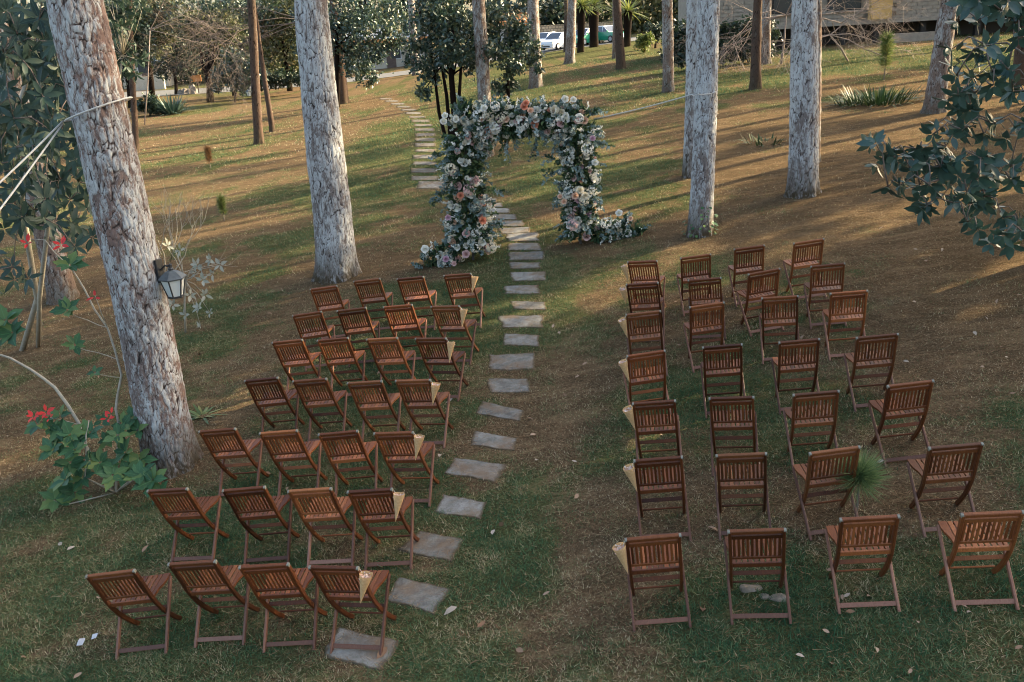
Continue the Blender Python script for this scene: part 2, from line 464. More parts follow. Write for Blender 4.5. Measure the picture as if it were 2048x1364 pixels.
for k, q in enumerate(SLABS):
    W = np.array([gp(*p)[:2] for p in q]); c = W.mean(0); STONE_POLY.append(W)
    out = []
    per = 7 if k < NEAR else 3
    for e in range(4):
        for s in range(per):
            p = W[e] * (1 - s / per) + W[(e + 1) % 4] * (s / per); out.append(p)
    out = np.array(out)
    if k < NEAR: out += (out - c) * ((fbm(xy3(out[:, 0], out[:, 1], 5.0, k), 3) - .5) * .34)[:, None]
    mp = MB(); n = len(out)
    ring = lambda f, h: np.column_stack([c + (out - c) * f, hz(*(c + (out - c) * f).T) + h])
    lift = .010 if k < NEAR else .014
    V = np.concatenate([ring(1.0, -.05), ring(1.0, lift - .012), ring(.965, lift), ring(.74, lift + .002), [[c[0], c[1], gz(*c) + lift + .003]]])
    V[n * 2:n * 4, 2] += (fbm(V[n * 2:n * 4] * 6, 3) - .5) * .012
    F = [(r * n + i, r * n + (i + 1) % n, (r + 1) * n + (i + 1) % n, (r + 1) * n + i) for r in range(3) for i in range(n)] + [(3 * n + i, 3 * n + (i + 1) % n, 4 * n) for i in range(n)]
    o = ob_mesh('stone_slab', mesh_np('stone_slab', V - np.array(path_root.location), F, STONE, False, tone=[0.0] * (n * 3) + [1.0 if k < NEAR else .42] * n + [1.0 if k < NEAR else .45]), path_root)  # far slabs get more dirt colour, darkening them against the sunlight

def in_stones(x, y, shrink=.93):
    m = np.zeros(len(x), bool)
    for W in STONE_POLY:
        c = W.mean(0); Q = c + (W - c) * shrink
        b = (abs(x - c[0]) < 1.5) & (abs(y - c[1]) < 1.5)
        if not b.any(): continue
        idx = np.where(b)[0]; s = np.ones(len(idx), bool); sg = None
        for e in range(4):
            a, d = Q[e], Q[(e + 1) % 4]
            cr = (d[0] - a[0]) * (y[idx] - a[1]) - (d[1] - a[1]) * (x[idx] - a[0])
            sg = (cr > 0) if sg is None else sg; s &= ((cr > 0) == sg)
        m[idx[s]] = True
    return m

# ------------------------------------------------------------------ grass and needle litter (uncountable)
def blades(name, n, ylo, yhi, lmin, lmax, w, mat, label, litter=False, power=1.0, par=None):
    y = rng.uniform(ylo, yhi, n * 2); x = rng.uniform(-1, 1, n * 2) * (.64 * y + 1.6) + .04 * y
    g = green(x, y)
    cl = fbm(xy3(x, y, 5.0, 3.3), 3)
    p = (.12 + .9 * g) if not litter else (.25 + .75 * (1 - g))
    keep = rng.random(len(x)) < np.clip(p * (.25 + 1.5 * (cl - .25)), 0, 1)
    keep &= ~in_stones(x, y, .84 if not litter else .5)
    for f in FEET: keep &= ((x - f[0]) ** 2 + (y - f[1]) ** 2) > .30 ** 2
    x, y, g = x[keep][:n], y[keep][:n], g[keep][:n]; m = len(x)
    z = hz(x, y); a = rng.uniform(0, 2 * math.pi, m)
    L = rng.uniform(lmin, lmax, m) * (1 if litter else 1) * (.7 + .6 * g if not litter else 1)
    el = rng.uniform(.05, .95, m) if not litter else rng.uniform(-.03, .16, m)
    D = np.stack([np.cos(a) * np.cos(el), np.sin(a) * np.cos(el), np.sin(el)], 1)
    S = np.stack([-np.sin(a), np.cos(a), np.zeros(m)], 1)
    B = np.stack([x, y, z - .003 if not litter else z + rng.uniform(.004, .03, m)], 1)
    ww = w * rng.uniform(.6, 1.3, m)[:, None]
    V = np.stack([B - S * ww / 2, B + S * ww / 2, B + D * L[:, None] + S * ww * .1], 1).reshape(-1, 3)
    F = np.arange(m * 3).reshape(-1, 3)
    tone = np.clip(.62 * (1 - g) + rng.normal(.24, .25, m) + .9 * (fbm(xy3(x, y, 2.6, 9), 4) - .5), 0, 1) if not litter else rng.random(m)
    o = ob_mesh(name, mesh_np(name, V, F, mat, False, tone=np.repeat(tone, 3)))
    return tag(o, label, kind='stuff')

GRASS = leaf_mat('grass_blades', [(.0, (.028, .078, .038)), (.32, (.070, .140, .064)), (.58, (.16, .19, .084)), (.80, (.31, .255, .140)), (1.0, (.46, .39, .25))], .7, .25, .03)
NEED = leaf_mat('fallen_needles', [(0, (.085, .046, .024)), (.5, (.20, .115, .060)), (.85, (.33, .22, .125)), (1, (.45, .35, .22))], .8, .1, .03)
blades('grass', 640000, 4.2, 15.5, .028, .062, .0062, GRASS, 'short green and straw coloured grass around the chairs')
blades('grass', 230000, 15.5, 32, .04, .085, .012, GRASS, 'short dry grass on the lawn behind the arch')
blades('grass', 120000, 32, 64, .07, .14, .026, GRASS, 'dry grass on the far lawn towards the drive')
blades('pine_needle_litter', 130000, 4.2, 24, .05, .11, .0042, NEED, 'brown pine needles lying on the lawn', True)

# ------------------------------------------------------------------ pine trunks
def needles_crown(base, axis_pts, r, n, parent, mat, name='crown'):
    """tufts of long needles on short limbs round the top of a trunk; parent-local"""
    cs = []; g = np.random.default_rng(int(abs(base[0]) * 97 + abs(base[1]) * 13) + 3)
    cc = []
    for k in range(max(10, n // 9)):
        s = g.random(); q = axis_pts[0] * (1 - s) + axis_pts[1] * s
        rr = r * (.35 + .65 * math.sin(math.pi * min(.95, s * .8 + .12))); a = g.uniform(0, 6.28); d = rr * math.sqrt(g.random())
        cc.append(q + np.array([math.cos(a) * d, math.sin(a) * d, g.normal(0, .35)]))
    cc = np.array(cc); cs = cc[g.integers(0, len(cc), n)] + g.normal(0, .32, (n, 3)) * [1.2, 1.2, .6]; m = 14
    P = np.repeat(cs, m, 0) + g.normal(0, .10, (n * m, 3)); D = unit(g.normal(size=(n * m, 3)) + [0, 0, .3])
    V, F, I = leafs_np(P, D, rand_dirs(n * m, g), g.uniform(.35, .6, n * m), .085)
    o = ob_mesh(name, mesh_np(name, V, F, mat, False, tone=g.random(n)[I // m]), parent); o['kind'] = 'stuff'
    mb = MB()
    for k in range(0, n, 9):
        s = np.clip((cs[k][2] - axis_pts[0][2]) / (axis_pts[1][2] - axis_pts[0][2] + 1e-6), 0, 1); q = axis_pts[0] * (1 - s) + axis_pts[1] * s
        mb.tube([q, (q + cs[k]) / 2 + [0, 0, -.1], cs[k]], [.05, .035, .012], 4)
    mb.build('limb', TWIG_BROWN, parent)['kind'] = 'stuff'

NEEDLE = leaf_mat('pine_needles', [(0, (.022, .045, .020)), (.6, (.050, .085, .032)), (1, (.11, .13, .05))], .55, .2)

def trunk_mesh(P0, P1, r0, r1, h, n, dz, mat, flare=.35, rough=1.0, plates=9.0, seed=0, wob=.05):
    """bark trunk from P0 (foot, local origin) through P1, height h: plates and cracks are geometry"""
    ax = P1 - P0; ax = ax / ax[2]
    vis = min(h, max(P1[2] - P0[2], 1.0) * 1.12)
    zs = np.concatenate([np.arange(-.25, vis, dz), np.linspace(vis, h, 14)[1:]])
    th = np.linspace(0, 2 * math.pi, n, endpoint=False)
    Zg, Tg = np.meshgrid(zs, th, indexing='ij'); z = Zg.ravel(); a = Tg.ravel()
    rr = r0 + (r1 - r0) * z / max(P1[2] - P0[2], .5); rr = np.where(z > vis, np.maximum(.05, (r0 + (r1 - r0) * vis / max(P1[2] - P0[2], .5)) * (1 - .8 * (z - vis) / max(h - vis, .1))), rr)
    rr = rr * (1 + flare * np.exp(-np.maximum(z, -.1) / .22) * (.8 + .5 * np.sin(a * 4 + seed) * .5 + .25 * np.sin(a * 7 + 2 * seed)))
    cx, sx = np.cos(a), np.sin(a)
    Q = np.stack([cx * rr, sx * rr, z], 1)
    W = Q * np.array([plates, plates, plates * .36]) + seed * 7.3
    W = W + (fbm(Q * 3.0 + seed, 3)[:, None] - .5) * 1.6
    d1, d2 = worley(W, seed); e = np.clip((d2 - d1) / .28, 0, 1)
    fine = fbm(Q * np.array([26, 26, 11]) + seed, 3) - .5
    plate = e ** .6
    disp = rough * (.013 * (plate - .75) + .012 * fine) + .05 * r0 * (fbm(Q * 1.4 + seed, 2) - .5) * 2
    rr2 = rr + disp
    w = wob * np.sin(z * .9 + seed); wy = wob * np.sin(z * .7 + 2 * seed)
    fade = np.clip(z / 1.2, 0, 1)
    V = np.stack([ax[0] * z + cx * rr2 + w * fade * .3, ax[1] * z + sx * rr2 + wy * fade * .3, z], 1)
    m = len(zs); i = np.arange(m - 1)[:, None] * n; k = np.arange(n)[None]; k2 = (k + 1) % n
    F = np.stack([(i + k).ravel(), (i + k2).ravel(), (i + n + k2).ravel(), (i + n + k).ravel()], 1)
    return mesh_np('trunk', V, F, mat, True, tone=np.clip(plate + fine * .5, 0, 1)), ax

def pine(label, foot, top, wf, wt, mat, n=64, dz=.05, h=15, crown=None, plates=9.0, rough=1.0, group=None, flare=.24, wob=.05, name='pine_tree'):
    """foot/top: photo pixels of the foot and of the trunk where it leaves the frame; wf/wt: widths there in pixels"""
    B = gp(*foot) if not isinstance(foot, np.ndarray) else foot
    T = at_y(top[0], top[1], B[1]) if not isinstance(top, np.ndarray) else top
    r0 = wf * depth(B) / FPX / 2; r1 = wt * depth(T) / FPX / 2
    o = thing(name, label, 'tree', B, group)
    me, ax = trunk_mesh(np.zeros(3), T - B, r0, r1, h, n, dz, mat, seed=int(foot[0]) % 17 + 1, plates=plates, rough=rough, flare=flare, wob=wob)
    tr = ob_mesh('trunk', me, o)
    if crown:
        z0, z1, r, cnt = crown
        needles_crown(B, (ax * z0, ax * z1), r, cnt, o, NEEDLE)
    return o, B, ax, r0

P_BIG, B_BIG, AX_BIG, R_BIG = pine('leaning pine trunk with red-brown and white lichen bark carrying the black lantern', (345, 930), (152, 0), 100, 104, BARK_BIG, 190, .016, 14, (9.0, 14, 2.6, 150), plates=17, rough=1.15)
P_T2, B_T2, AX_T2, R_T2 = pine('thick straight pale grey pine trunk behind the lantern-tree block of chairs', (676, 552), (622, 0), 80, 66, BARK_PALE, 150, .02, 15, (9.5, 15, 2.6, 150), plates=16)
P_T3, B_T3, AX_T3, R_T3 = pine('slender pale grey pine trunk with ivy round its foot, tied with white rope', (1400, 468), (1419, 0), 46, 44, BARK_PALE, 110, .022, 15, (10, 15, 2.6, 260), plates=18)
pine('pale pine trunk standing close behind the roped ivy-footed trunk', (1382, 352), (1389, 0), 32, 30, BARK_PALE, 70, .04, 15, (10, 15, 2.0, 90), plates=11)
pine('stout pale grey pine trunk with dark foot, between chairs and strap-leaved clump', (1605, 388), (1611, 0), 58, 50, BARK_PALE, 120, .022, 16, (10, 16, 2.8, 280), plates=17)
pine('pine trunk with sunlit edge just behind the stout dark-footed trunk', (1628, 325), (1633, 0), 22, 22, BARK_MID, 50, .05, 15, (10, 15, 2.0, 90))
pine('leaning grey pine trunk rising through the grey-leaved bush', (128, 598), (-20, 0), 52, 40, BARK_MID, 90, .03, 13, (9, 13, 2.2, 110), plates=10)
pine('dark brown pine trunk with small lantern beside a thin leaning trunk', (518, 288), (502, 0), 19, 16, BARK_DARK, 36, .08, 14, (8, 14, 2.2, 110))
pine('thin dark trunk leaning beside the brown pine with small lantern', (545, 263), (520, 90), 11, 8, BARK_DARK, 24, .1, 9, (6, 9, 1.6, 60))
pine('dark thin trunk just behind the leaning lantern pine', (272, 305), (258, 0), 12, 11, BARK_DARK, 30, .08, 12, (8, 12, 1.8, 70))
pine('brown pine trunk rising behind the flower arch', (974, 313), (957, 0), 27, 25, BARK_MID, 64, .05, 15, (9, 15, 2.2, 120), plates=8)
pine('dark-footed pine trunk at the far end of the stone path', (686, 207), (668, 0), 23, 18, BARK_DARK, 40, .08, 15, (9, 15, 2.4, 100))
pine('grey pine trunk on the far lawn nearest the parked white car', (1072, 175), (1066, 0), 26, 22, BARK_MID, 44, .07, 16, (9.5, 16, 3.0, 320))
pine('grey pine trunk with flared foot in front of the palm lilies', (1139, 127), (1145, 0), 21, 16, BARK_MID, 40, .08, 16, (10, 16, 3.0, 300))
pine('dark-footed pine trunk between the two green taxis and the round bushes', (1242, 138), (1234, 0), 19, 15, BARK_DARK, 40, .08, 15, (9.5, 15, 3.0, 300))
pine('slim grey trunk hidden behind the dark-footed pine by the taxis', (1229, 117), (1229, 0), 9, 8, BARK_MID, 24, .12, 15)
pine('slim dark trunk behind the flared-foot pine by the palm lilies', (1132, 104), (1132, 0), 10, 8, BARK_DARK, 24, .12, 14)
pine('grey pine trunk in front of the dark hedge by the building', (1337, 183), (1334, 0), 23, 21, BARK_MID, 44, .06, 15, (9.5, 15, 2.8, 240))
pine('reddish-brown trunk with sunlit side under the bare branches', (1511, 178), (1516, 0), 22, 17, BARK_DARK, 44, .06, 15, (9, 15, 2.8, 260))
pine('grey trunk behind the reddish-brown trunk under bare branches', (1532, 128), (1535, 0), 19, 16, BARK_MID, 36, .08, 15, (9, 15, 3.0, 320))
pine('leaning grey pine trunk beside the big glossy-leaved bush', (1868, 225), (1900, 0), 40, 32, BARK_MID, 70, .045, 15, (8.5, 15, 3.0, 230))
pine('brown pine trunk glimpsed behind the glossy-leaved bush', (2036, 170), (2050, 0), 26, 22, BARK_DARK, 40, .07, 15, (8.5, 15, 3.0, 230))
pine('pale slim trunk amid leaves near the far drive', (833, 150), (822, 0), 15, 14, BARK_MID, 30, .1, 14, (9, 14, 2.0, 70))
CHAIRS = {
    'L1': [(-2.75, 12.96, 2), (-2.09, 13.01, 7), (-1.40, 12.79, 10), (-0.68, 12.61, 12)],
    'L2': [(-2.80, 11.91, -0), (-2.15, 11.81, 5), (-1.48, 11.66, 10), (-0.81, 11.39, 19)],
    'L3': [(-2.88, 10.94, 7), (-2.25, 10.79, 8), (-1.58, 10.57, 13), (-0.94, 10.32, 19)],
    'L4': [(-2.96, 9.84, 6), (-2.33, 9.62, 9), (-1.64, 9.34, 11), (-1.07, 9.18, 15)],
    'L5': [(-3.15, 8.64, 8), (-2.43, 8.41, 8), (-1.76, 8.20, 6), (-1.17, 8.02, 13)],
    'L6': [(-3.32, 7.54, 9), (-2.52, 7.35, 6), (-1.86, 7.17, 8), (-1.28, 7.01, 8)],
    'L7': [(-3.37, 6.30, 2), (-2.68, 6.29, 7), (-2.03, 6.11, 7), (-1.44, 5.96, 14)],
    'R1': [(1.97, 12.00, 19), (2.71, 11.88, 3), (3.47, 11.92, 3), (4.27, 11.83, 0)],
    'R2': [(1.83, 11.11, 14), (2.62, 10.96, 12), (3.40, 10.94, -5), (4.18, 10.85, 9)],
    'R3': [(1.69, 10.12, 6), (2.46, 10.09, 1), (3.31, 10.02, 13), (4.08, 9.87, 10)],
    'R4': [(1.54, 8.98, 0), (2.35, 8.90, 9), (3.14, 8.77, 8), (3.91, 8.62, 7)],
    'R5': [(1.43, 7.88, 9), (2.15, 7.74, 14), (2.92, 7.60, 7), (3.78, 7.53, 3)],
    'R6': [(1.29, 6.85, 7), (1.98, 6.73, 11), (2.74, 6.60, 1), (3.66, 6.42, 6)],
    'R7': [(1.06, 5.77, 5), (1.82, 5.68, 10), (2.65, 5.65, 8), (3.48, 5.51, 9)],
}
# ------------------------------------------------------------------ folding chairs
def chair_parts():
    """name -> list of (mesh, offset); local frame: x sideways, +y the way the sitter faces, rear feet at y=0"""
    parts = []
    def add(name, mb, mat, smooth=False): parts.append((name, mb.mesh(name, mat, smooth)))
    post = [(.045, .872), (.080, .76), (.112, .64), (.140, .53), (.175, .43), (.225, .32), (.290, .21), (.365, .10), (.440, .012)]
    zy = lambda z: float(np.interp(z, [p[1] for p in post][::-1], [p[0] for p in post][::-1]))
    for s in (-1, 1):
        add('back_post', MB().sweep([(s * .198, y, z) for y, z in post], .024, .042, (1, 0, 0)), WOOD)
    add('top_rail', MB().beam((-.196, zy(.855), .862), (.196, zy(.855), .862), .030, .040, (0, 1, .3)), WOOD)
    for s in (-1, 1):
        add('end_cap', MB().beam((s * .1965, zy(.862) - .004, .868), (s * .2145, zy(.862) - .004, .868), .033, .030, (0, 1, .3)), CAPM)
    add('upper_back_rail', MB().beam((-.188, zy(.80), .803), (.188, zy(.80), .803), .018, .046, (0, 1, .3)), WOOD)
    add('lower_back_rail', MB().beam((-.188, zy(.560), .560), (.188, zy(.560), .560), .018, .030, (0, 1, .3)), WOOD)
    sl = MB().beam((0, zy(.79) - .001, .79), (0, zy(.565) + .001, .565), .0185, .011, (1, 0, 0)).mesh('back_slat', WOOD)
    for k in range(11): parts.append(('back_slat', sl, (-.1675 + k * .0335, 0, 0)))
    # seat
    for s in (-1, 1):
        o = [(.158, .150), (.184, .150), (.186, .25), (.192, .31), (.208, .36), (.219, .42), (.219, .505), (.158, .505)]
        add('seat_side', MB().prism([(s * a, b) for a, b in (o if s > 0 else o[::-1])], .458, .479), WOOD)
    seat = MB().beam((0, .166, .471), (0, .500, .473), .034, .012, (1, 0, 0)).mesh('seat_slat', WOOD)
    for k in range(7): parts.append(('seat_slat', seat, (-.1335 + k * .0445, 0, 0)))
    add('seat_rail', MB().beam((-.186, .158, .468), (.186, .158, .468), .020, .040, (0, 1, 0)), WOOD)
    add('seat_rail', MB().beam((-.157, .497, .459), (.157, .497, .459), .018, .024, (0, 1, 0)), WOOD)
    # outer crossed legs
    for s in (-1, 1):
        add('leg', MB().beam((s * .2215, .485, .458), (s * .2215, .004, .006), .021, .036, (1, 0, 0)), WOOD_LEG)
    add('rear_stretcher', MB().beam((-.211, .052, .050), (.211, .052, .050), .014, .038, (0, 1, -.9)), WOOD_LEG)
    add('middle_stretcher', MB().beam((-.211, .300, .272), (.211, .300, .272), .014, .036, (0, 1, -.9)), WOOD)
    add('front_stretcher', MB().beam((-.187, .402, .098), (.187, .402, .098), .014, .030, (0, 1, .9)), WOOD)
    return parts

CH = chair_parts()
NORM = Vector((-.0944, -.0694, 1)).normalized()
ORD = ['first', 'second', 'third', 'fourth', 'fifth', 'sixth', 'seventh']
SEAT = {'L': ['outermost seat by the lantern tree', 'second seat from the lantern tree', 'second seat from the aisle', 'aisle seat with paper cone'],
        'R': ['aisle seat with paper cone', 'second seat from the aisle', 'second seat from the outer lawn', 'outermost seat towards the glossy bush']}
BLOCK = {'L': 'stone-path side', 'R': 'open-grass side'}
CHAIR_M = {}
for key, row in CHAIRS.items():
    side, rown = key[0], int(key[1]) - 1
    for i, (x, y, yaw) in enumerate(row):
        f = Vector((math.sin(R(yaw)), math.cos(R(yaw)), 0)); f = (f - NORM * f.dot(NORM)).normalized(); rt = f.cross(NORM)
        M = Matrix((rt, f, NORM)).transposed().to_4x4()
        # the four feet settle on the uneven ground
        zz = []
        for lx, ly in ((-.22, 0), (.22, 0), (-.2, .44), (.2, .44)):
            w = M @ Vector((lx, ly, 0)); zz.append(gz(x + w.x, y + w.y) - w.z)
        M = Matrix.Translation((x, y, sum(zz) / 4 - .006)) @ M
        o = bpy.data.objects.new('folding_chair', None); o.empty_display_size = .2; link(o); o.matrix_world = M
        tag(o, 'slatted folding chair, %s, %s row from the arch, %s' % (BLOCK[side], ORD[rown], SEAT[side][i]), 'chair', 'slatted wooden folding chairs set in two blocks')
        tint = random.choice((.62, .75, .85, 1.0, 1.1, 1.3)); hue = random.uniform(.94, 1.10)
        for p in CH:
            c = bpy.data.objects.new(p[0], p[1]); c.parent = o
            if len(p) > 2: c.location = p[2]
            k_ = tint * random.uniform(.82, 1.16) * (1.18 if p[0] == 'seat_slat' else 1.12 if p[0] in ('seat_side', 'seat_rail') else .72 if p[0] == 'back_post' else 1.0); c.color = (k_, k_ * hue, k_ * hue * hue, 1)  # seat pieces brightened, posts dimmed: fall of light put into the colour
            COL.objects.link(c)
        CHAIR_M[(side, rown, i)] = M

# ------------------------------------------------------------------ paper cones on the aisle chairs
t = NT('kraft_paper'); n = t.noise(t.coord('Object'), 40, 5)
pc = t.ramp(n, [(.3, (.47, .30, .14)), (.7, (.59, .40, .21))]); t.set(pc, .75, .2); t.translucent(pc, .22); KRAFT = t.m
CORD = plain('white_cord', (.62, .60, .54), .8, .15, 60)
PETAL = leaf_mat('confetti_petals', [(0, (.75, .70, .66)), (.5, (.78, .62, .52)), (.8, (.75, .45, .30)), (1, (.8, .78, .74))], .6, .2)
def cone_meshes():
    n = 22; V = []; F = []
    for k in range(n + 1):                       # wrapped sheet: one edge overlaps, mouth higher on the seam side
        a = 2 * math.pi * 1.06 * k / n; rr = .053 + .0022 * k / n
        top = .012 * math.cos(a) + .022 * (1 - abs(2 * k / n - 1)) + (.010 if k in (0, 1) else 0)
        V.append((rr * (1 + top) * math.cos(a), rr * (1 + top) * math.sin(a), top)); V.append((.5 * rr * math.cos(a), .5 * rr * math.sin(a), -.125)); V.append((.001 * math.cos(a), .001 * math.sin(a), -.262))
    for k in range(n):
        a, b = k * 3, k * 3 + 3; F += [(a, b, b + 1, a + 1), (a + 1, b + 1, b + 2, a + 2)]
    cone = mesh_np('paper_cone', V, F, KRAFT, True)
    g = np.random.default_rng(4); m = 60
    q = g.uniform(0, 6.28, m); r = .045 * np.sqrt(g.random(m)); P = np.stack([r * np.cos(q), r * np.sin(q), g.uniform(-.035, -.004, m)], 1)
    D = unit(g.normal(size=(m, 3)) + [0, 0, .2]); Vv, Ff, I = leafs_np(P, D, rand_dirs(m, g), g.uniform(.018, .032, m), .02)
    pet = mesh_np('petals', Vv, Ff, PETAL, False, tone=g.random(m)[I])
    return cone, pet
CONE, PETS = cone_meshes()
for side in 'LR':
    for r in range(7):
        M = CHAIR_M[(side, r, 3 if side == 'L' else 0)]; sg = 1 if side == 'L' else -1
        hook = M @ Vector((sg * .215, .05, .83)); out = (M.to_3x3() @ Vector((sg, 0, 0)))
        c = hook + out * .046 + Vector((0, -.012, -.012 - random.uniform(0, .012)))
        o = thing('confetti_cone', 'kraft paper petal cone hung on the aisle chair, %s, %s row from the arch' % (BLOCK[side], ORD[r]), 'paper cone', c, 'paper cones hung on the aisle chairs')
        tilt = R(random.uniform(11, 18)) * sg; o.rotation_euler = (R(random.uniform(-8, 2)), tilt, random.uniform(0, .8) + (math.pi if sg > 0 else 0) * 0)
        ob_mesh('paper_cone', CONE, o); o.scale = (.98, .98, .96); p = ob_mesh('petals', PETS, o); p['kind'] = 'stuff'; p.rotation_euler[2] = random.uniform(0, 6)
        inv = o.rotation_euler.to_matrix().inverted(); hl = inv @ (hook - c)
        e = np.array(hl); ob_mesh('hanging_cord', MB().tube([e + inv @ Vector((0, 0, .03)), e + np.array(inv @ (out * .012)) , np.array((e[0] * .75, e[1] * .75, .008))], .0018, 5).mesh('hanging_cord', CORD), o)
# ------------------------------------------------------------------ unseen grove added to shade the seats (beyond the right edge of the view)
GROVE = leaf_mat('grove_leaves', [(0, (.022, .045, .022)), (.6, (.050, .080, .035)), (1, (.10, .12, .05))], .5, .2)
def broad(label, base, h, crown_c, crown_r, n, size, mat, bark, r0=.22, group=None, name='broadleaf_tree', flat=.8, cl=40, seed=1, limbs=7):
    """tree with trunk, limbs and a crown of leaf clumps; crown_c list of (dx,dy,z) with radii"""
    g = np.random.default_rng(seed); B = np.asarray(base, float); o = thing(name, label, 'tree', B, group)
    top = np.array([g.normal(0, .25), g.normal(0, .25), h * .62])
    o_tr = MB().tube([(0, 0, -.2), top * .3 + [.05, 0, 0], top * .7 + [-.06, .05, 0], top], [r0 * 1.25, r0 * .9, r0 * .7, r0 * .45], 9).build('trunk', bark, o, True)
    lm = MB(); P = []; tn = []
    for c, r in zip(crown_c, crown_r):
        c = np.asarray(c, float)
        k = max(1, int(round(limbs / len(crown_c))))
        for _ in range(k):
            e = c + rand_dirs(1, g)[0] * r * .6; s = top * g.uniform(.55, 1.0); lm.tube([s, (s + e) / 2 + [0, 0, .15 * r], e], [r0 * .32, r0 * .2, r0 * .06], 5)
        nn = int(n * r ** 2 / sum(q ** 2 for q in crown_r)); m = max(1, nn // cl)
        d = rand_dirs(m, g) * (g.random(m) ** .4)[:, None] * r * [1, 1, flat]; cc = c + d
        q = np.repeat(cc, cl, 0) + g.normal(0, .16 * r ** .5, (m * cl, 3)) * [1, 1, .8]; P.append(q); tn.append(np.repeat(g.random(m) * .55, cl) + g.random(m * cl) * .45)
    lm.build('limb', bark, o, True)['kind'] = 'stuff'
    P = np.concatenate(P); k = len(P)
    D = unit(rand_dirs(k, g) + [0, 0, -.25]); V, F, I = leafs_np(P, D, unit(rand_dirs(k, g) + [0, 0, .9]), size * g.uniform(.7, 1.3, k), size * .55 * g.uniform(.8, 1.2, k))
    c = ob_mesh('crown', mesh_np('crown', V, F, mat, False, tone=np.concatenate(tn)[I]), o); c['kind'] = 'stuff'
    return o
for k, (x, y) in enumerate(((19.5, 31), (24, 35), (23.5, 29.5), (28, 40), (31, 34), (29, 46), (36, 42), (34, 50), (20, 26.5))):  # unseen pines added so their crowns streak the lawn with shade
    pine('unseen tall pine added to shade the lawn', np.array([x, y, gz(x, y)]), np.array([x + .2, y, gz(x, y) + 6]), 26, 22, BARK_MID, 30, .2, 16, (8.5, 16, 3.2, 210), group='unseen pines added for shade')
GP = [(20, 7.5, 12), (24, 11, 13), (20, 13, 12.5), (25, 16, 13), (21, 18.5, 17), (26.5, 21, 18.5), (22, 23.3, 19), (18, 3.5, 11), (14.5, 8.5, 9), (29, 26.5, 11.5)]  # added trees, placed and sized to block the sun from the seats
for k, (x, y, h) in enumerate(GP):
    broad('unseen shade tree added beside the seating lawn', (x, y, gz(x, y)), h, [(0, 0, h * .5), (.5, .9, h * .72), (-.6, -.8, h * .62), (0, 0, h * .86)], [3.0, 2.5, 2.6, 1.9], 3600, .42, GROVE, BARK_DARK, .25, 'unseen trees added for shade', seed=50 + k)
# ------------------------------------------------------------------ flower arch
ARCH_Y = 16.05
SP = [(848, 524, 26), (880, 512, 42), (915, 500, 62), None, (945, 500, 104), (940, 440, 92), (932, 380, 84), (928, 320, 84), (928, 270, 92), (950, 247, 88), (1005, 243, 78), (1060, 240, 72), (1115, 240, 76), (1155, 252, 86), (1158, 320, 76), (1158, 390, 78), (1160, 440, 80), (1165, 470, 74), None, (1190, 468, 62), (1230, 466, 50), (1262, 472, 34), (1285, 480, 14), None, (912, 228, 50), (940, 236, 60), None, (1145, 236, 56), (1176, 234, 44)]
pxm = depth((0.2, ARCH_Y, 2.0)) / FPX
arch_base = np.array([.25, ARCH_Y, gz(.25, ARCH_Y)])
arch = thing('flower_arch', 'tall rectangular arch covered in white, blush and peach flowers with blue-green foliage', 'flower arch', arch_base)
segs = []
for a, b in zip(SP[:-1], SP[1:]):
    if a and b:
        A = at_y(a[0], a[1], ARCH_Y) - arch_base; Bq = at_y(b[0], b[1], ARCH_Y) - arch_base; segs.append((A, Bq, a[2] * pxm * .365, b[2] * pxm * .365))
wts = np.array([np.linalg.norm(b - a) * (ra + rb) for a, b, ra, rb in segs]); wts /= wts.sum()
FRAME = plain('arch_frame', (.05, .045, .04), .6, .2)
la = at_y(938, 400, ARCH_Y) - arch_base; ra_ = at_y(1158, 400, ARCH_Y) - arch_base; tz = (at_y(1040, 246, ARCH_Y) - arch_base)[2]
for dx in (la[0], ra_[0]):
    for dy in (-.05, .07):
        MB().box(dx - .022, dx + .022, dy - .022, dy + .022, gz(arch_base[0] + dx, ARCH_Y + dy) - arch_base[2] - .02, tz).build('post', FRAME, arch)
for dy in (-.05, .07): MB().box(la[0] - .022, ra_[0] + .022, dy - .02, dy + .02, tz + .001, tz + .045).build('beam', FRAME, arch)

def arch_pts(n, g, lo, hi, front=False):
    """points between lo and hi of the local radius round the spine, with their outward directions"""
    k = g.choice(len(segs), n, p=wts); s = g.random(n); P = np.empty((n, 3)); O = np.empty((n, 3))
    for i in range(n):
        a, b, ra, rb = segs[k[i]]; c = a + (b - a) * s[i]; r = ra + (rb - ra) * s[i]; tdir = unit(b - a)
        u = np.cross(tdir, [0, 1., 0]); u /= np.linalg.norm(u); q = g.uniform(0, 2 * math.pi)
        if front: q = g.uniform(-1.45, 1.45) - math.pi / 2
        f = lo + (hi - lo) * math.sqrt(g.random()); d = u * math.cos(q) + np.array([0, 1., 0]) * math.sin(q) * .85
        P[i] = c + d * r * f; O[i] = unit(d)
    zg = hz(P[:, 0] + arch_base[0], P[:, 1] + arch_base[1]) - arch_base[2]
    P[:, 2] = np.where(P[:, 2] < zg + .02, zg + g.uniform(.02, .10, n), P[:, 2])
    return P, O
g = np.random.default_rng(21)
EUC = leaf_mat('eucalyptus', [(0, (.075, .125, .118)), (.5, (.17, .24, .23)), (1, (.34, .41, .39))], .7, .2, .15)
FERN = leaf_mat('dark_fern', [(0, (.015, .035, .020)), (.6, (.040, .080, .038)), (1, (.12, .17, .07))], .6, .2, .2)
n = 11000; P, O = arch_pts(n, g, .15, 1.0)
V, F, I = leafs_np(P, unit(O + rand_dirs(n, g) * .9 + [0, 0, -.1]), rand_dirs(n, g), g.uniform(.08, .17, n), g.uniform(.03, .06, n))
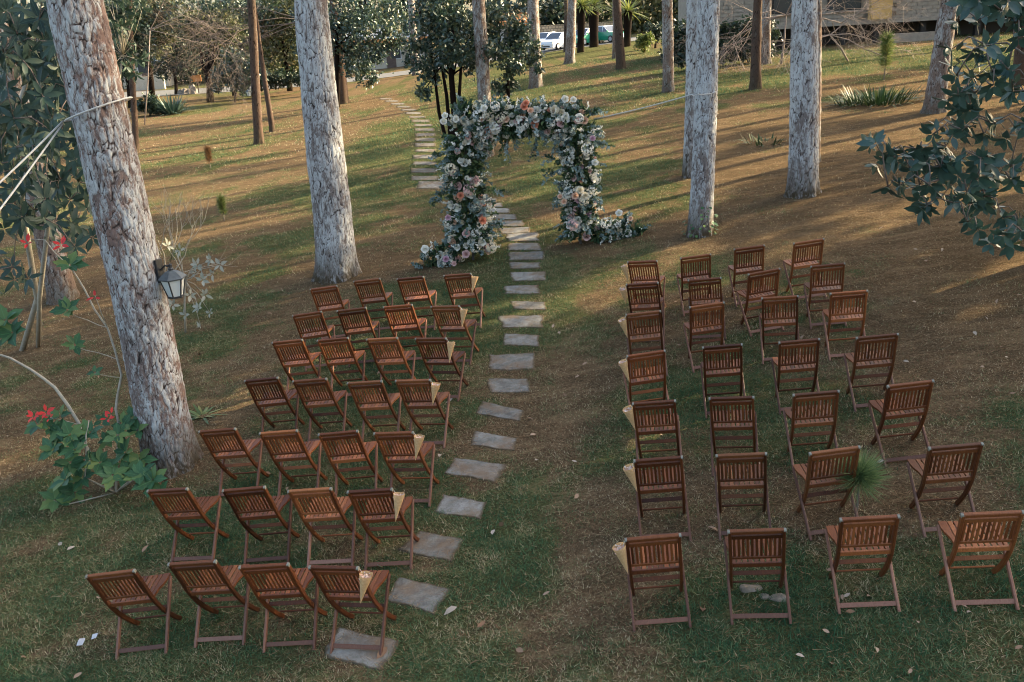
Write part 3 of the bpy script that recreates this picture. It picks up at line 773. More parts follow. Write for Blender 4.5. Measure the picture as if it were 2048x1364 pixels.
o = ob_mesh('fern_foliage', mesh_np('fern_foliage', V, F, FERN, False, tone=g.random(n)[I]), arch); o['kind'] = 'stuff'
def sprigs(n, lo, hi, length, leaf, mat, name, extra=None, pairs=9):
    P, O = arch_pts(n, g, lo, hi)
    if extra is not None:
        Pe = np.array([at_y(x, y, ARCH_Y + dy) - arch_base for x, y, dy, *_ in extra]); Oe = unit(np.array([(ex, -.2, ez) for *_, ex, ez in extra]))
        P = np.concatenate([P, Pe]); O = np.concatenate([O, Oe])
    LP, LD, LN, LT = [], [], [], []; st = MB()
    for p, d in zip(P, O):
        d = unit(d + rand_dirs(1, g)[0] * .45 + [0, 0, .15]); L = length * g.uniform(.6, 1.25); tn = g.random() * .7
        pts = [p + d * L * t + np.array([0, 0, -.28 * L * t * t]) for t in np.linspace(0, 1, 5)]; st.tube(pts, [.004, .0035, .003, .0025, .0015], 3, False)
        for k in range(pairs):
            t = (k + 1) / pairs; q = p + d * L * t + np.array([0, 0, -.28 * L * t * t])
            for s in (0, 1):
                LP.append(q); LD.append(unit(rand_dirs(1, g)[0] + d * .5)); LN.append(rand_dirs(1, g)[0]); LT.append(np.clip(tn + g.random() * .3, 0, 1))
    m = len(LP); V, F, I = leafs_np(LP, LD, LN, leaf * g.uniform(.7, 1.2, m), leaf * g.uniform(.55, .9, m))
    o = ob_mesh(name, mesh_np(name, V, F, mat, False, tone=np.array(LT)[I]), arch); o['kind'] = 'stuff'
    st.build('sprig_stem', TWIG_BROWN, arch)['kind'] = 'stuff'
EXT = [(1105, 222, -.1, .1, 1), (1118, 215, 0, .3, 1), (1175, 225, 0, 1, .6), (1180, 232, -.1, 1, .4), (1182, 262, 0, 1, -.1), (1190, 285, 0, 1, -.2), (925, 212, 0, -.1, 1), (918, 222, 0, -.3, 1), (885, 312, 0, -1, .1), (893, 385, 0, -1, .2), (885, 400, 0, -1, 0), (985, 380, 0, 1, -.1), (985, 445, -.1, 1, .2), (1112, 345, 0, -1, 0), (1110, 320, 0, -1, .2), (1240, 450, 0, .6, 1), (1250, 445, 0, .4, 1), (845, 535, -.1, -1, .1), (1070, 285, -.1, .1, -1), (1285, 478, 0, 1, .1), (1010, 285, -.1, -.1, -1)]
sprigs(420, .5, 1.0, .24, .062, EUC, 'eucalyptus_foliage', [e[:3] + e[3:] for e in EXT + EXT])
sprigs(110, .6, .95, .26, .07, FERN, 'leaf_sprig_foliage', EXT, 8)

def rose_mesh(name, mat, layers=((5, 1.0, .15), (5, .78, .5), (4, .52, .85), (3, .28, 1.05))):
    V = []; F = []; tn = []
    for li, (n, r, up) in enumerate(layers):
        for k in range(n):
            a = 2 * math.pi * (k + .5 * (li % 2)) / n + li * .4; w = math.pi / n * 1.25; b = len(V)
            for rr, zz, ww in ((.12, -.25, .6), (.72 * r, -.25 + .55 * up * .6, 1.0), (r, .12 + .35 * up, .78), (r * (1.12 if li < 2 else .82), .18 + .42 * up, .35)):
                for s in (-1, 0, 1):
                    q = a + s * w * ww; V.append((rr * math.cos(q), rr * math.sin(q), zz - .10 * abs(s))); tn.append(min(1, .15 + .28 * li))
            for i in range(3):
                for j in range(2): F.append((b + i * 3 + j, b + i * 3 + j + 1, b + i * 3 + j + 4, b + i * 3 + j + 3))
    return mesh_np(name, V, F, mat, True, tone=tn)
def hydr_mesh(name, mat):
    q = np.random.default_rng(2); m = 46; d = rand_dirs(m, q); d[:, 2] = abs(d[:, 2]) * 1.0 - .15; d = unit(d); V = []; F = []; tn = []
    for c in d:
        u = unit(np.cross(c, [.3, .5, .8])); v = np.cross(c, u); b = len(V); V.append(c * .92); tn.append(.9)
        for k in range(8):
            a = k * math.pi / 4; r = .30 if k % 2 == 0 else .12; V.append(c * (1.0 + .05 * (k % 2 == 0)) + (u * math.cos(a) + v * math.sin(a)) * r); tn.append(.2)
        F += [(b, b + 1 + k, b + 1 + (k + 1) % 8) for k in range(8)]
    return mesh_np(name, V, F, mat, False, tone=tn)
def petal_mat(name, c0, c1):
    t = NT(name); f = t.attr('tone'); c = t.ramp(f, [(0, c0), (1, c1)]); c = t.mix(t.math('MULTIPLY', t.rnd(), .3), c, tuple(x * .8 for x in c1)); t.set(c, .6, .25); t.translucent(c, .25); return t.m
PW = petal_mat('petal_white', (.80, .79, .75), (.82, .80, .68)); PB = petal_mat('petal_blush', (.78, .58, .54), (.72, .45, .42)); PP = petal_mat('petal_peach', (.78, .56, .42), (.75, .46, .30))
PC = petal_mat('petal_coral', (.75, .36, .24), (.65, .24, .14)); PR = petal_mat('petal_cream', (.78, .72, .60), (.76, .68, .48)); PM = petal_mat('petal_mauve', (.66, .45, .52), (.55, .32, .40))
ROSE = {k: rose_mesh('rose', m) for k, m in (('w', PW), ('b', PB), ('p', PP), ('c', PC), ('r', PR), ('m', PM))}
HYD = {'w': hydr_mesh('hydrangea', PW), 'r': hydr_mesh('hydrangea', PR), 'b': hydr_mesh('hydrangea', PB)}
def bloom(P, O, kind, key, r):
    me = HYD[key] if kind == 'hydrangea' else ROSE[key]
    b = bpy.data.objects.new(kind, me); b.parent = arch
    d = Vector(unit(O + np.array([0, -.35, .3]) + rand_dirs(1, g)[0] * .35)); q = d.to_track_quat('Z', 'Y').to_matrix().to_4x4()
    b.matrix_local = Matrix.Translation(Vector(P)) @ q @ Matrix.Rotation(g.uniform(0, 6.28), 4, 'Z') @ Matrix.Scale(r, 4); COL.objects.link(b)
P, O = arch_pts(262, g, .88, 1.12, True)
placed = []
for p, d in zip(P, O):
    if any(np.linalg.norm(p - x) < .072 for x in placed): p = p + d * .03 + rand_dirs(1, g)[0] * .05
    placed.append(p); u = g.random()
    if u < .13: bloom(p, d, 'hydrangea', g.choice(['w', 'r', 'b'], p=[.5, .35, .15]), g.uniform(.085, .12))
    else: bloom(p, d, 'rose', g.choice(['w', 'b', 'p', 'c', 'r', 'm'], p=[.50, .17, .10, .04, .16, .03]), g.uniform(.042, .080))
for x, y, kd, key, r in ((990, 212, 'hydrangea', 'w', .085), (1048, 213, 'rose', 'c', .065), (1052, 206, 'rose', 'c', .055), (1061, 221, 'rose', 'p', .055), (1158, 237, 'hydrangea', 'w', .085), (1175, 298, 'hydrangea', 'w', .11), (1145, 450, 'hydrangea', 'b', .10), (1212, 446, 'hydrangea', 'w', .10), (901, 338, 'hydrangea', 'r', .10), (937, 380, 'hydrangea', 'b', .10), (1130, 198, 'rose', 'w', .06), (1147, 199, 'rose', 'w', .05), (1238, 426, 'rose', 'w', .06), (1261, 437, 'rose', 'p', .04), (850, 498, 'rose', 'w', .07), (892, 518, 'rose', 'm', .06), (908, 527, 'rose', 'b', .045), (887, 243, 'rose', 'w', .06), (890, 231, 'rose', 'w', .055), (912, 238, 'rose', 'w', .055), (896, 435, 'rose', 'm', .05), (921, 391, 'rose', 'c', .06), (968, 216, 'rose', 'w', .06), (1185, 277, 'rose', 'm', .05), (1190, 325, 'rose', 'w', .06), (1120, 393, 'rose', 'p', .045), (1128, 403, 'rose', 'p', .05), (1160, 380, 'rose', 'r', .07), (1150, 392, 'rose', 'p', .06), (1170, 392, 'rose', 'r', .07), (1168, 402, 'hydrangea', 'r', .09)):
    p = at_y(x, y, ARCH_Y - .36) - arch_base; bloom(p, np.array([0, -1., .3]), kd, key, r)
# small white filler blossom in spikes
P, O = arch_pts(120, g, .85, 1.12, True); q = []
for p, d in zip(P, O):
    d = unit(d + rand_dirs(1, g)[0] * .5 + [0, 0, .3]); q += [p + d * t + rand_dirs(1, g)[0] * .018 for t in np.linspace(0, .2, 15)]
q = np.array(q); m = len(q) * 3; V, F, I = leafs_np(np.repeat(q, 3, 0), rand_dirs(m, g), rand_dirs(m, g), .026, .022)
o = ob_mesh('filler_blossom', mesh_np('filler_blossom', V, F, PW, False, tone=g.random(m)[I]), arch); o['kind'] = 'stuff'

# white rope from the arch to the pine
ROPE = plain('white_rope', (.42, .41, .38), .8, .12, 90)
def rope(name, label, pts, r, sag=0.0):
    pts = [np.asarray(p, float) for p in pts]; Q = []
    for a, b in zip(pts[:-1], pts[1:]):
        for t_ in np.linspace(0, 1, 12)[:-1]: Q.append(a + (b - a) * t_ - np.array([0, 0, sag * 4 * t_ * (1 - t_)]))
    Q.append(pts[-1]); o = MB().tube(np.array(Q), r, 6).build(name, ROPE, None, True); return tag(o, label, 'rope')
hT = at_y(1384, 189, B_T3[1] - .19)
rope('rope', 'white rope tying the flower arch to the pale pine trunk', [at_y(1188, 238, ARCH_Y), hT, hT + [.06, -.12, .01], hT + [.40, -.02, .02], hT + [.42, .32, .0], hT + [.02, .36, 0], hT + [-.02, .1, 0]], .011, .02)

# ropes round the leaning pine
def trunk_c(z): return B_BIG + AX_BIG * z
kz = 0
K = at_y(155, 246, B_BIG[1] - .12); E1 = at_y(250, 211, B_BIG[1] - .02); zc = K[2] - B_BIG[2]; rb = R_BIG * 1.03
loop = []
for k in range(21):
    a = math.pi * (1.02) + 2 * math.pi * k / 20; c = trunk_c(zc + .12 + .10 * math.cos(a)); loop.append(c + np.array([math.cos(a) * (rb + .03), math.sin(a) * (rb + .03), 0]))
K = loop[0] + np.array([-.03, -.05, 0]); d1 = at_y(-420, 728, 6.2); d2 = at_y(-420, 940, 5.6)
rope('rope', 'pale rope looped round the leaning lantern pine with two ends running off', [K] + loop + [K], .010)
rope('rope', 'upper of two pale rope ends running from the lantern pine', [K, d1], .010, .05)
rope('rope', 'lower of two pale rope ends running from the lantern pine', [K + [0, 0, -.02], d2], .010, .05)

# ------------------------------------------------------------------ lanterns
BLACK = plain('black_metal', (.022, .024, .026), .45, .3, 30, .1)
ROOFM = plain('lantern_roof', (.060, .072, .078), .5, .3, 18, .2)
t = NT('frosted_glass'); t.set((.62, .66, .64), .35, .4); t.b.inputs['Transmission Weight'].default_value = .25; FROST = t.m
t = NT('bulb'); t.set((.85, .88, .90), .3); BULB = t.m
def lantern(label, c, s, toward, group='black wall lanterns on the trunks'):
    """c: centre of the glass body; toward: direction from trunk to lantern; s: overall scale (1 = 0.34 m)"""
    o = thing('wall_lantern', label, 'lantern', c, group); d = unit(np.array([toward[0], toward[1], 0])); o.scale = (s, s, s)
    hexp = lambda r, z, n=6: [(r * math.cos(math.pi / 6 + k * 2 * math.pi / n), r * math.sin(math.pi / 6 + k * 2 * math.pi / n), z) for k in range(n)]
    def rings(rs): 
        V = sum([hexp(r, z) for r, z in rs], []); F = [(i * 6 + k, i * 6 + (k + 1) % 6, i * 6 + 6 + (k + 1) % 6, i * 6 + 6 + k) for i in range(len(rs) - 1) for k in range(6)]
        return V, F + [tuple(range(5, -1, -1)), tuple(range(len(rs) * 6 - 6, len(rs) * 6))]
    MB().add(*rings([(.150, .085), (.158, .100), (.120, .135), (.075, .168), (.030, .185)])).build('roof', ROOFM, o)
    MB().add(*rings([(.075, -.135), (.092, -.128), (.092, -.112), (.084, -.108)])).build('base', BLACK, o)
    a6, b6 = hexp(.135, .086), hexp(.082, -.110)
    for k in range(6):
        MB().beam(a6[k], b6[k], .014, .014, (d[0], d[1], .1)).build('frame_bar', BLACK, o)
        k2 = (k + 1) % 6; q = lambda p: (p[0] * .985, p[1] * .985, p[2])
        MB().add([q(b6[k]), q(b6[k2]), q(a6[k2]), q(a6[k]), *[(p[0] * .97, p[1] * .97, p[2]) for p in (b6[k], b6[k2], a6[k2], a6[k])]], [(0, 1, 2, 3), (7, 6, 5, 4)]).build('glass_pane', FROST, o)
    MB().tube([(0, 0, -.02), (0, 0, 0.0), (0, 0, .03), (0, 0, .055), (0, 0, .08)], [.012, .033, .036, .024, .014], 10).build('bulb', BULB, o, True)
    MB().tube([(0, 0, .18), (0, 0, .20), (0, 0, .215), (0, 0, .25), (0, 0, .26)], [.02, .032, .02, .022, .006], 8).build('finial', BLACK, o)
    w = -d * .15; pl = -d * .168
    MB().tube([(0, 0, .225), w * .5 + [0, 0, .235], w + [0, 0, .18]], .012, 6).build('bracket_arm', BLACK, o)
    sd = np.array([-d[1], d[0], 0])
    MB().beam(pl + [0, 0, .04], pl + [0, 0, .30], .10, .035, sd).build('back_plate', BLACK, o)
    return o
zl = 2.0
cl = at_y(348, 572, B_BIG[1] - .10); lantern('black six-sided lantern with frosted panes on the leaning pine', cl, 1.0, (.92, -.4))
p = gp(518, 288); q = at_y(498, 187, p[1] - .25); lantern('small far black lantern on the dark brown pine', q, .9, (-.9, -.4))
# ------------------------------------------------------------------ leafy plants built leaf by leaf
def leaf_unit(name, mat, w=.42, fold=.22, curl=.18, lobes=False):
    if not lobes:
        V, F, I = leaf_np([(0, 0, 0)], [(0, 1, 0)], [(0, 0, 1)], 1.0, w * 1.18, fold, curl)
        return mesh_np(name, V, F, mat, True)
    prof = [(.0, .02), (.14, .16), (.26, .30), (.34, .27), (.46, .24), (.58, .30), (.66, .20), (.80, .12), (1.0, .0)]
    V = []; F = []
    for t_, s in prof:
        for k in (-1, 0, 1): V.append((k * s, t_, abs(k) * s * fold - curl * t_ * t_))
    for i in range(len(prof) - 1):
        for j in (0, 1): F.append((i * 3 + j, i * 3 + j + 1, i * 3 + j + 4, i * 3 + j + 3))
    return mesh_np(name, V, F, mat, True)

class Plant:
    def __init__(s, name, label, cat, base, seed, group=None):
        s.o = thing(name, label, cat, base, group); s.b = np.asarray(base, float); s.g = np.random.default_rng(seed); s.n = 0; s.rest = []
    def leaf(s, me, P, D, N, L, mat_name='leaf'):
        D = unit(D); S = np.cross(D, N); S = S / (np.linalg.norm(S) + 1e-6); U = np.cross(S, D)
        M = Matrix(((S[0] * L, D[0] * L, U[0] * L, P[0] - s.b[0]), (S[1] * L, D[1] * L, U[1] * L, P[1] - s.b[1]), (S[2] * L, D[2] * L, U[2] * L, P[2] - s.b[2]), (0, 0, 0, 1)))
        s.n += 1
        if s.n > 285: s.rest.append((me, M)); return
        o = bpy.data.objects.new(mat_name, me); o.parent = s.o; o.matrix_local = M; COL.objects.link(o)
    def whorl(s, me, P, axis, n, L, open_=1.1, name='leaf'):
        axis = unit(axis); u = np.cross(axis, [.2, .9, .1]); u = u / np.linalg.norm(u); v = np.cross(axis, u); a0 = s.g.uniform(0, 6.28)
        for k in range(n):
            a = a0 + 6.283 * k / n + s.g.normal(0, .22); r = u * math.cos(a) + v * math.sin(a); op = open_ * s.g.uniform(.7, 1.15)
            D = axis * math.cos(op) + r * math.sin(op); N = axis * math.sin(op) - r * math.cos(op) + s.g.normal(0, .18, 3)
            s.leaf(me[s.g.integers(len(me))], P + r * .012, D, N, L * s.g.uniform(.72, 1.12), name)
    def stems(s, mat, lines, r, name='stem', n=6):
        for pts, rr in lines:
            pts = np.asarray(pts, float) - s.b; m = len(pts); mid = [pts[0]]
            for a, b in zip(pts[:-1], pts[1:]):
                mid += [a + (b - a) * .5 + s.g.normal(0, .03 * np.linalg.norm(b - a), 3), b]
            MB().tube(mid, np.linspace(rr, rr * .45, len(mid)), n).build(name, mat, s.o, True)
    def done(s):
        if not s.rest: return
        V = []; F = []; n = 0
        for me, M in s.rest:
            for v in me.vertices: V.append(tuple(M @ v.co))
            F += [tuple(i + n for i in p.vertices) for p in me.polygons]; n += len(me.vertices)
        o = ob_mesh('foliage', mesh_np('foliage', V, F, s.rest[0][0].materials[0], True), s.o); o['kind'] = 'stuff'

def two_tone(name, stops, rough, trans, back=None, spec=.5):
    """leaf surface with its own colour per leaf, a pale rib and a paler underside"""
    t = NT(name); c = t.ramp(t.rnd(), stops); n = t.noise(t.coord('Object'), 6, 4); c = t.mix(t.val(n, .4, .7, 0, .35), c, tuple(x * 1.4 for x in stops[len(stops) // 2][1]))
    sx = t.new('ShaderNodeSeparateXYZ'); t.l(t.coord('Object'), sx.inputs[0]); rib = t.val(t.math('ABSOLUTE', sx.outputs[0]), .0, .022, .5, 0)
    c = t.mix(rib, c, tuple(min(1, x * 2.2) for x in stops[len(stops) // 2][1]))
    if back: 
        gm = t.new('ShaderNodeNewGeometry'); c = t.mix(gm.outputs['Backfacing'], c, back)
    t.set(c, rough, spec); t.translucent(c, trans); return t.m

GLOSSY = two_tone('glossy_leaf', [(0, (.018, .048, .040)), (.5, (.036, .084, .068)), (.9, (.066, .118, .085)), (1, (.16, .16, .06))], .40, .14, (.075, .11, .075), .45)
GREYLEAF = two_tone('grey_leaf', [(0, (.014, .032, .024)), (.5, (.028, .054, .038)), (1, (.07, .095, .055))], .5, .18, (.06, .08, .055), .3)
POIN = two_tone('poinsettia_leaf', [(0, (.020, .062, .028)), (.6, (.040, .105, .042)), (1, (.12, .17, .045))], .55, .22, (.07, .12, .055), .3)
REDB = two_tone('red_bract', [(0, (.45, .012, .010)), (1, (.62, .035, .02))], .5, .25)
PALEL = two_tone('pale_leaf', [(0, (.14, .17, .13)), (.5, (.24, .25, .20)), (1, (.36, .35, .28))], .5, .2, (.42, .40, .33))
LG = [leaf_unit('leaf', GLOSSY, .46, .2, c) for c in (-.12, .12, .34)]
LA = [leaf_unit('leaf', GREYLEAF, .30, .2, c) for c in (.2, .45)]
LP_ = [leaf_unit('leaf', POIN, .5, .18, .12), leaf_unit('leaf', POIN, .5, .2, .25, True), leaf_unit('leaf', POIN, .5, .15, .1, True)]
LR_ = [leaf_unit('bract', REDB, .42, .15, .1)]; LL = [leaf_unit('leaf', PALEL, .44, .25, c) for c in (.15, .35)]

# big glossy bush
gb = gp(2085, 528); pl = Plant('glossy_bush', 'tall bush with dark glossy blue-green leaves in whorls, beside the outer chairs', 'bush', gb, 5)
tips = []
for (x0, x1, y0, y1, k) in ((1725, 1790, 285, 330, 6), (1775, 1870, 300, 380, 13), (1850, 1960, 200, 330, 17), (1880, 2050, 330, 440, 26), (1835, 1880, 395, 428, 4), (1935, 2050, 440, 500, 9), (1885, 2050, 0, 110, 15), (1900, 1990, 90, 210, 14), (1960, 2060, 130, 330, 18), (2050, 2330, 20, 470, 34)):
    for _ in range(k): tips.append(at_y(pl.g.uniform(x0, x1), pl.g.uniform(y0, y1), pl.g.uniform(10.2, 12.4)))
trunk_top = at_y(2062, 120, gb[1]); pl.stems(BARK_MID, [([gb - [0, 0, .15], at_y(2090, 430, gb[1]), at_y(2085, 260, gb[1]), trunk_top, trunk_top + [.2, .1, 1.5]], .13)], 0, 'trunk', 10)
hub = [at_y(2090, 430, gb[1]), at_y(2055, 300, gb[1]), at_y(2060, 160, gb[1]), trunk_top]
tips.sort(key=lambda q: np.linalg.norm(q[:2] - gb[:2]))
for q in tips:
    h = min(hub, key=lambda a: np.linalg.norm(a - q) + (.5 if a[2] > q[2] + .3 else 0)); mid = (h * .45 + q * .55) + np.array([0, 0, .12])
    pl.stems(TWIG_BROWN, [([h, mid, q], .011 if np.linalg.norm(h - q) < .6 else .017)], 0, 'branch', 5); hub.append(q)
    pl.whorl(LG, q, unit(q - mid) + [0, -.3, .25], int(pl.g.integers(5, 8)), .19, 1.15)
    for s_ in (.35, .7):
        m_ = mid * (1 - s_) + q * s_
        for _ in range(1): pl.leaf(LG[0], m_, unit(rand_dirs(1, pl.g)[0] + [0, -.3, -.2]), np.array([0, -.3, 1.]), .15)
pl.done()

# tall grey-leaved bush at the far side of the lantern pine
ab = gp(40, 700); pa = Plant('grey_leaved_bush', 'tall bush with long drooping grey-green leaves beside the lantern pine', 'bush', ab, 6)
hubs = [at_y(45, 420, 13.2), at_y(30, 250, 13.0), at_y(60, 90, 13.0), at_y(100, 300, 13.0)]
pa.stems(STEM_PALE, [([ab - [0, 0, .1], hubs[0], hubs[1], hubs[2], hubs[2] + [.1, 0, 1.3]], .05), ([ab + [.25, .1, -.1], at_y(95, 460, 13.1), hubs[3], at_y(75, 130, 13), at_y(85, 0, 13)], .04)], 0, 'stem', 7)
for (x0, x1, y0, y1, k) in ((-10, 140, -10, 120, 40), (-10, 160, 100, 300, 70), (-10, 180, 260, 460, 54), (120, 210, 330, 500, 12), (-40, 60, 380, 580, 16)):
    for _ in range(k):
        q = at_y(pa.g.uniform(x0, x1), pa.g.uniform(y0, y1), pa.g.uniform(11.0, 13.6)); h = min(hubs, key=lambda a: np.linalg.norm(a - q)); hubs.append(q)
        pa.stems(TWIG_BROWN, [([h, (h + q) / 2 + [0, 0, .1], q], .009)], 0, 'branch', 4); pa.whorl(LA, q, np.array([pa.g.normal(0, .5), -.3, .1]), int(pa.g.integers(6, 9)), .23, 1.35)
pa.done()
# same kind, on the other side of the leaning trunk, far smaller in view
a2 = gp(238, 330); pa = Plant('grey_leaved_bush', 'grey-green leafy tree behind the dark thin trunk', 'bush', a2, 8); hb = at_y(245, 110, a2[1])
pa.stems(STEM_PALE, [([a2, at_y(240, 220, a2[1]), hb, hb + [0, 0, .8]], .06)], 0)
for _ in range(52):
    q = at_y(pa.g.uniform(205, 290), pa.g.uniform(-10, 150), a2[1] + pa.g.uniform(-1, 1)); pa.stems(STEM_PALE, [([hb, q], .012)], 0, 'branch', 4); pa.whorl(LA, q, np.array([pa.g.normal(0, .4), -.3, -.2]), 6, .38, 1.0)
pa.done()

# pale shrub round the lantern
sb = gp(372, 665); ps = Plant('pale_shrub', 'pale grey-leaved shrub growing behind the lantern trunk', 'shrub', sb, 9)
hb = at_y(370, 560, sb[1])
ps.stems(STEM_PALE, [([sb, hb, at_y(350, 500, sb[1])], .02)], 0)
for (x, y, n_) in ((335, 492, 5), (360, 500, 4), (395, 530, 6), (420, 520, 6), (440, 530, 4), (405, 560, 6), (380, 590, 5), (410, 590, 6), (398, 615, 6), (420, 625, 4), (345, 610, 5), (370, 630, 4), (402, 655, 5), (330, 640, 3), (390, 545, 4), (425, 548, 4)):
    q = at_y(x, y, sb[1] + ps.g.uniform(-.35, .2)); ps.stems(STEM_PALE, [([hb, (hb + q) / 2 + [0, 0, .06], q], .008)], 0, 'branch', 4); ps.whorl(LL, q, np.array([ps.g.normal(0, .5), -.5, .3]), n_, .125, 1.2)
ps.done()
# leafless shrub above it
def recurse(mb, p, d, L, r, lev, g, spread=.55, droop=0.0, up=.0):
    pts = [p]; q = p; dd = d
    for k in range(3):
        dd = unit(dd + g.normal(0, .14, 3) + [0, 0, up - droop]); q = q + dd * L / 3; pts.append(q)
    mb.tube(pts, np.linspace(r, r * .6, 4), 5 if r > .02 else 3, False)
    if lev <= 0: return
    for k in range(int(g.integers(2, 4)) + (1 if lev > 2 else 0)):
        t_ = g.uniform(.35, 1.0); b = pts[min(3, int(t_ * 3) + 0)] if t_ < .99 else pts[3]
        b = pts[1] * (1 - t_) + pts[3] * t_; recurse(mb, b, unit(dd + rand_dirs(1, g)[0] * spread * 1.6), L * g.uniform(.55, .8), r * .58, lev - 1, g, spread, droop, up)
def bare(name, label, base, dirs, L, r, lev, mat, seed, droop=0.0, up=.05, spread=.5, trunk=None):
    g = np.random.default_rng(seed); o = thing(name, label, 'tree' if 'tree' in name else 'shrub', base); b = np.asarray(base, float)
    s = np.zeros(3)
    if trunk is not None:
        e = np.asarray(trunk, float) - b; MB().tube([(0, 0, -.15), e * .5 + [.05, .03, 0], e], [r * 1.9, r * 1.4, r * 1.1], 8).build('trunk', mat, o, True); s = e
    for d in dirs:
        mb = MB(); recurse(mb, s, unit(np.asarray(d, float)), L, r, lev, g, spread, droop, up); mb.build('branch', mat, o, True)
    return o
b = gp(330, 565); bare('bare_shrub', 'leafless pale shrub rising behind the lantern pine', b, [(.1, 0, 1), (.28, -.05, 1), (.42, .1, .8)], 1.05, .016, 3, STEM_PALE, 3, up=.12, spread=.42)
b = gp(372, 560); bare('fallen_branch', 'thin pale branch lying low towards the stone-path chairs', b + [0, 0, .18], [(1, 0, .05)], .75, .009, 2, STEM_PALE, 12, spread=.3); bpy.data.objects['fallen_branch']['category'] = 'branch'

# poinsettia
pb = gp(232, 985); pp = Plant('poinsettia_shrub', 'sprawling green poinsettia shrub with red bracts and pale stems beside the lantern pine', 'shrub', pb, 14)
Yp = pb[1]
A = lambda x, y, dy=0.0: at_y(x, y, Yp + dy)
pp.stems(STEM_PALE, [([A(232, 985, .1), A(175, 900), A(160, 850, .25), A(110, 775, .5), A(60, 738, .7), A(-30, 700, .9)], .026), ([A(232, 985), A(238, 850, .3), A(235, 790, .4), A(243, 750, .45), A(215, 655, .6), A(170, 580, .7), A(142, 535, .8)], .018),
                 ([A(232, 985), A(170, 955, -.1), A(172, 870, -.1), A(178, 840)], .012), ([A(232, 985), A(250, 1008, -.2), A(275, 1050, -.3), A(310, 1066, -.35)], .010), ([A(232, 985), A(262, 960, -.15), A(290, 965, -.2)], .008), ([A(142, 535, .8), A(90, 480, .9), A(55, 478, .95)], .007),
                 ([A(232, 985), A(130, 1010, -.2), A(105, 1000, -.25)], .009), ([A(160, 850, .25), A(100, 835, .1)], .008), ([A(215, 655, .6), A(190, 590, .5)], .006), ([A(232, 985), A(300, 930, -.1), A(305, 945, -.15)], .010), ([A(215, 655, .6), A(175, 640, .65), A(135, 622, .7)], .006), ([A(238, 720, .5), A(195, 705, .55), A(150, 692, .6)], .006), ([A(243, 755, .45), A(215, 752, .48), A(190, 746, .5)], .005), ([A(-30, 700, .9), A(-5, 690, .5), A(25, 668, .3)], .010), ([A(-30, 700, .9), A(-10, 670, .5), A(10, 642, .35)], .008)], 0)
for (x, y, dy, n_, L) in ((105, 900, -.1, 7, .16), (125, 885, 0, 6, .16), (140, 925, -.1, 7, .16), (180, 865, 0, 7, .16), (200, 925, -.1, 7, .17), (165, 955, -.1, 6, .15), (250, 905, 0, 8, .17), (280, 920, .1, 7, .16), (255, 945, -.1, 6, .15), (305, 960, -.3, 8, .20), (110, 1000, -.25, 6, .19), (150, 985, -.1, 5, .15), (75, 850, .1, 5, .15), (100, 855, .1, 5, .14), (120, 832, .15, 4, .13), (245, 850, .2, 5, .14), (275, 860, .2, 6, .15), (265, 835, .3, 4, .13), (305, 1030, -.35, 4, .17), (322, 1068, -.4, 5, .17), (175, 1010, -.15, 3, .10), (215, 880, .1, 5, .13), (25, 665, .3, 8, .22), (10, 640, .35, 6, .20), (140, 530, .8, 7, .17), (135, 620, .7, 7, .16), (150, 690, .6, 6, .14), (205, 840, .3, 3, .12), (190, 745, .5, 4, .10), (150, 900, -.15, 7, .16), (225, 950, -.2, 7, .16), (180, 920, -.2, 7, .15), (280, 950, -.25, 7, .17), (120, 860, .05, 5, .14), (140, 870, -.05, 6, .15), (130, 960, -.2, 6, .16), (320, 985, -.35, 5, .17), (235, 870, .05, 6, .14)):
    pp.whorl(LP_, A(x, y, dy), np.array([pp.g.normal(0, .3), -.55, .75]), n_ + 1, L * 1.12, 1.25)
for (x, y, dy, n_, L) in ((68, 832, .1, 6, .095), (92, 824, .1, 6, .10), (98, 836, .08, 3, .07), (215, 837, .25, 4, .085), (222, 828, .25, 3, .07), (122, 490, .75, 5, .10), (55, 486, .9, 4, .10), (190, 594, .55, 3, .09)):
    pp.whorl(LR_, A(x, y, dy - .06), np.array([0, -.6, .7]), n_, L, 1.2, 'bract')
pp.done()

# ivy at the foot of the roped pine
IV = Plant('ivy', 'small ivy leaves round the foot of the roped pine', 'ivy', B_T3, 31)
LI = [leaf_unit('leaf', POIN, .7, .2, .1)]
for k in range(46):
    a = IV.g.uniform(math.pi * .95, math.pi * 2.15); z = IV.g.uniform(.02, .55) * (1 if k % 3 else .5); rr = R_T3 * 1.12 + .03
    IV.leaf(LI[0], B_T3 + AX_T3 * z + np.array([math.cos(a) * rr, math.sin(a) * rr, 0]), np.array([math.cos(a) * .6 + IV.g.normal(0, .4), math.sin(a) * .6, -.3]), np.array([math.cos(a), math.sin(a), .8]), IV.g.uniform(.05, .09))

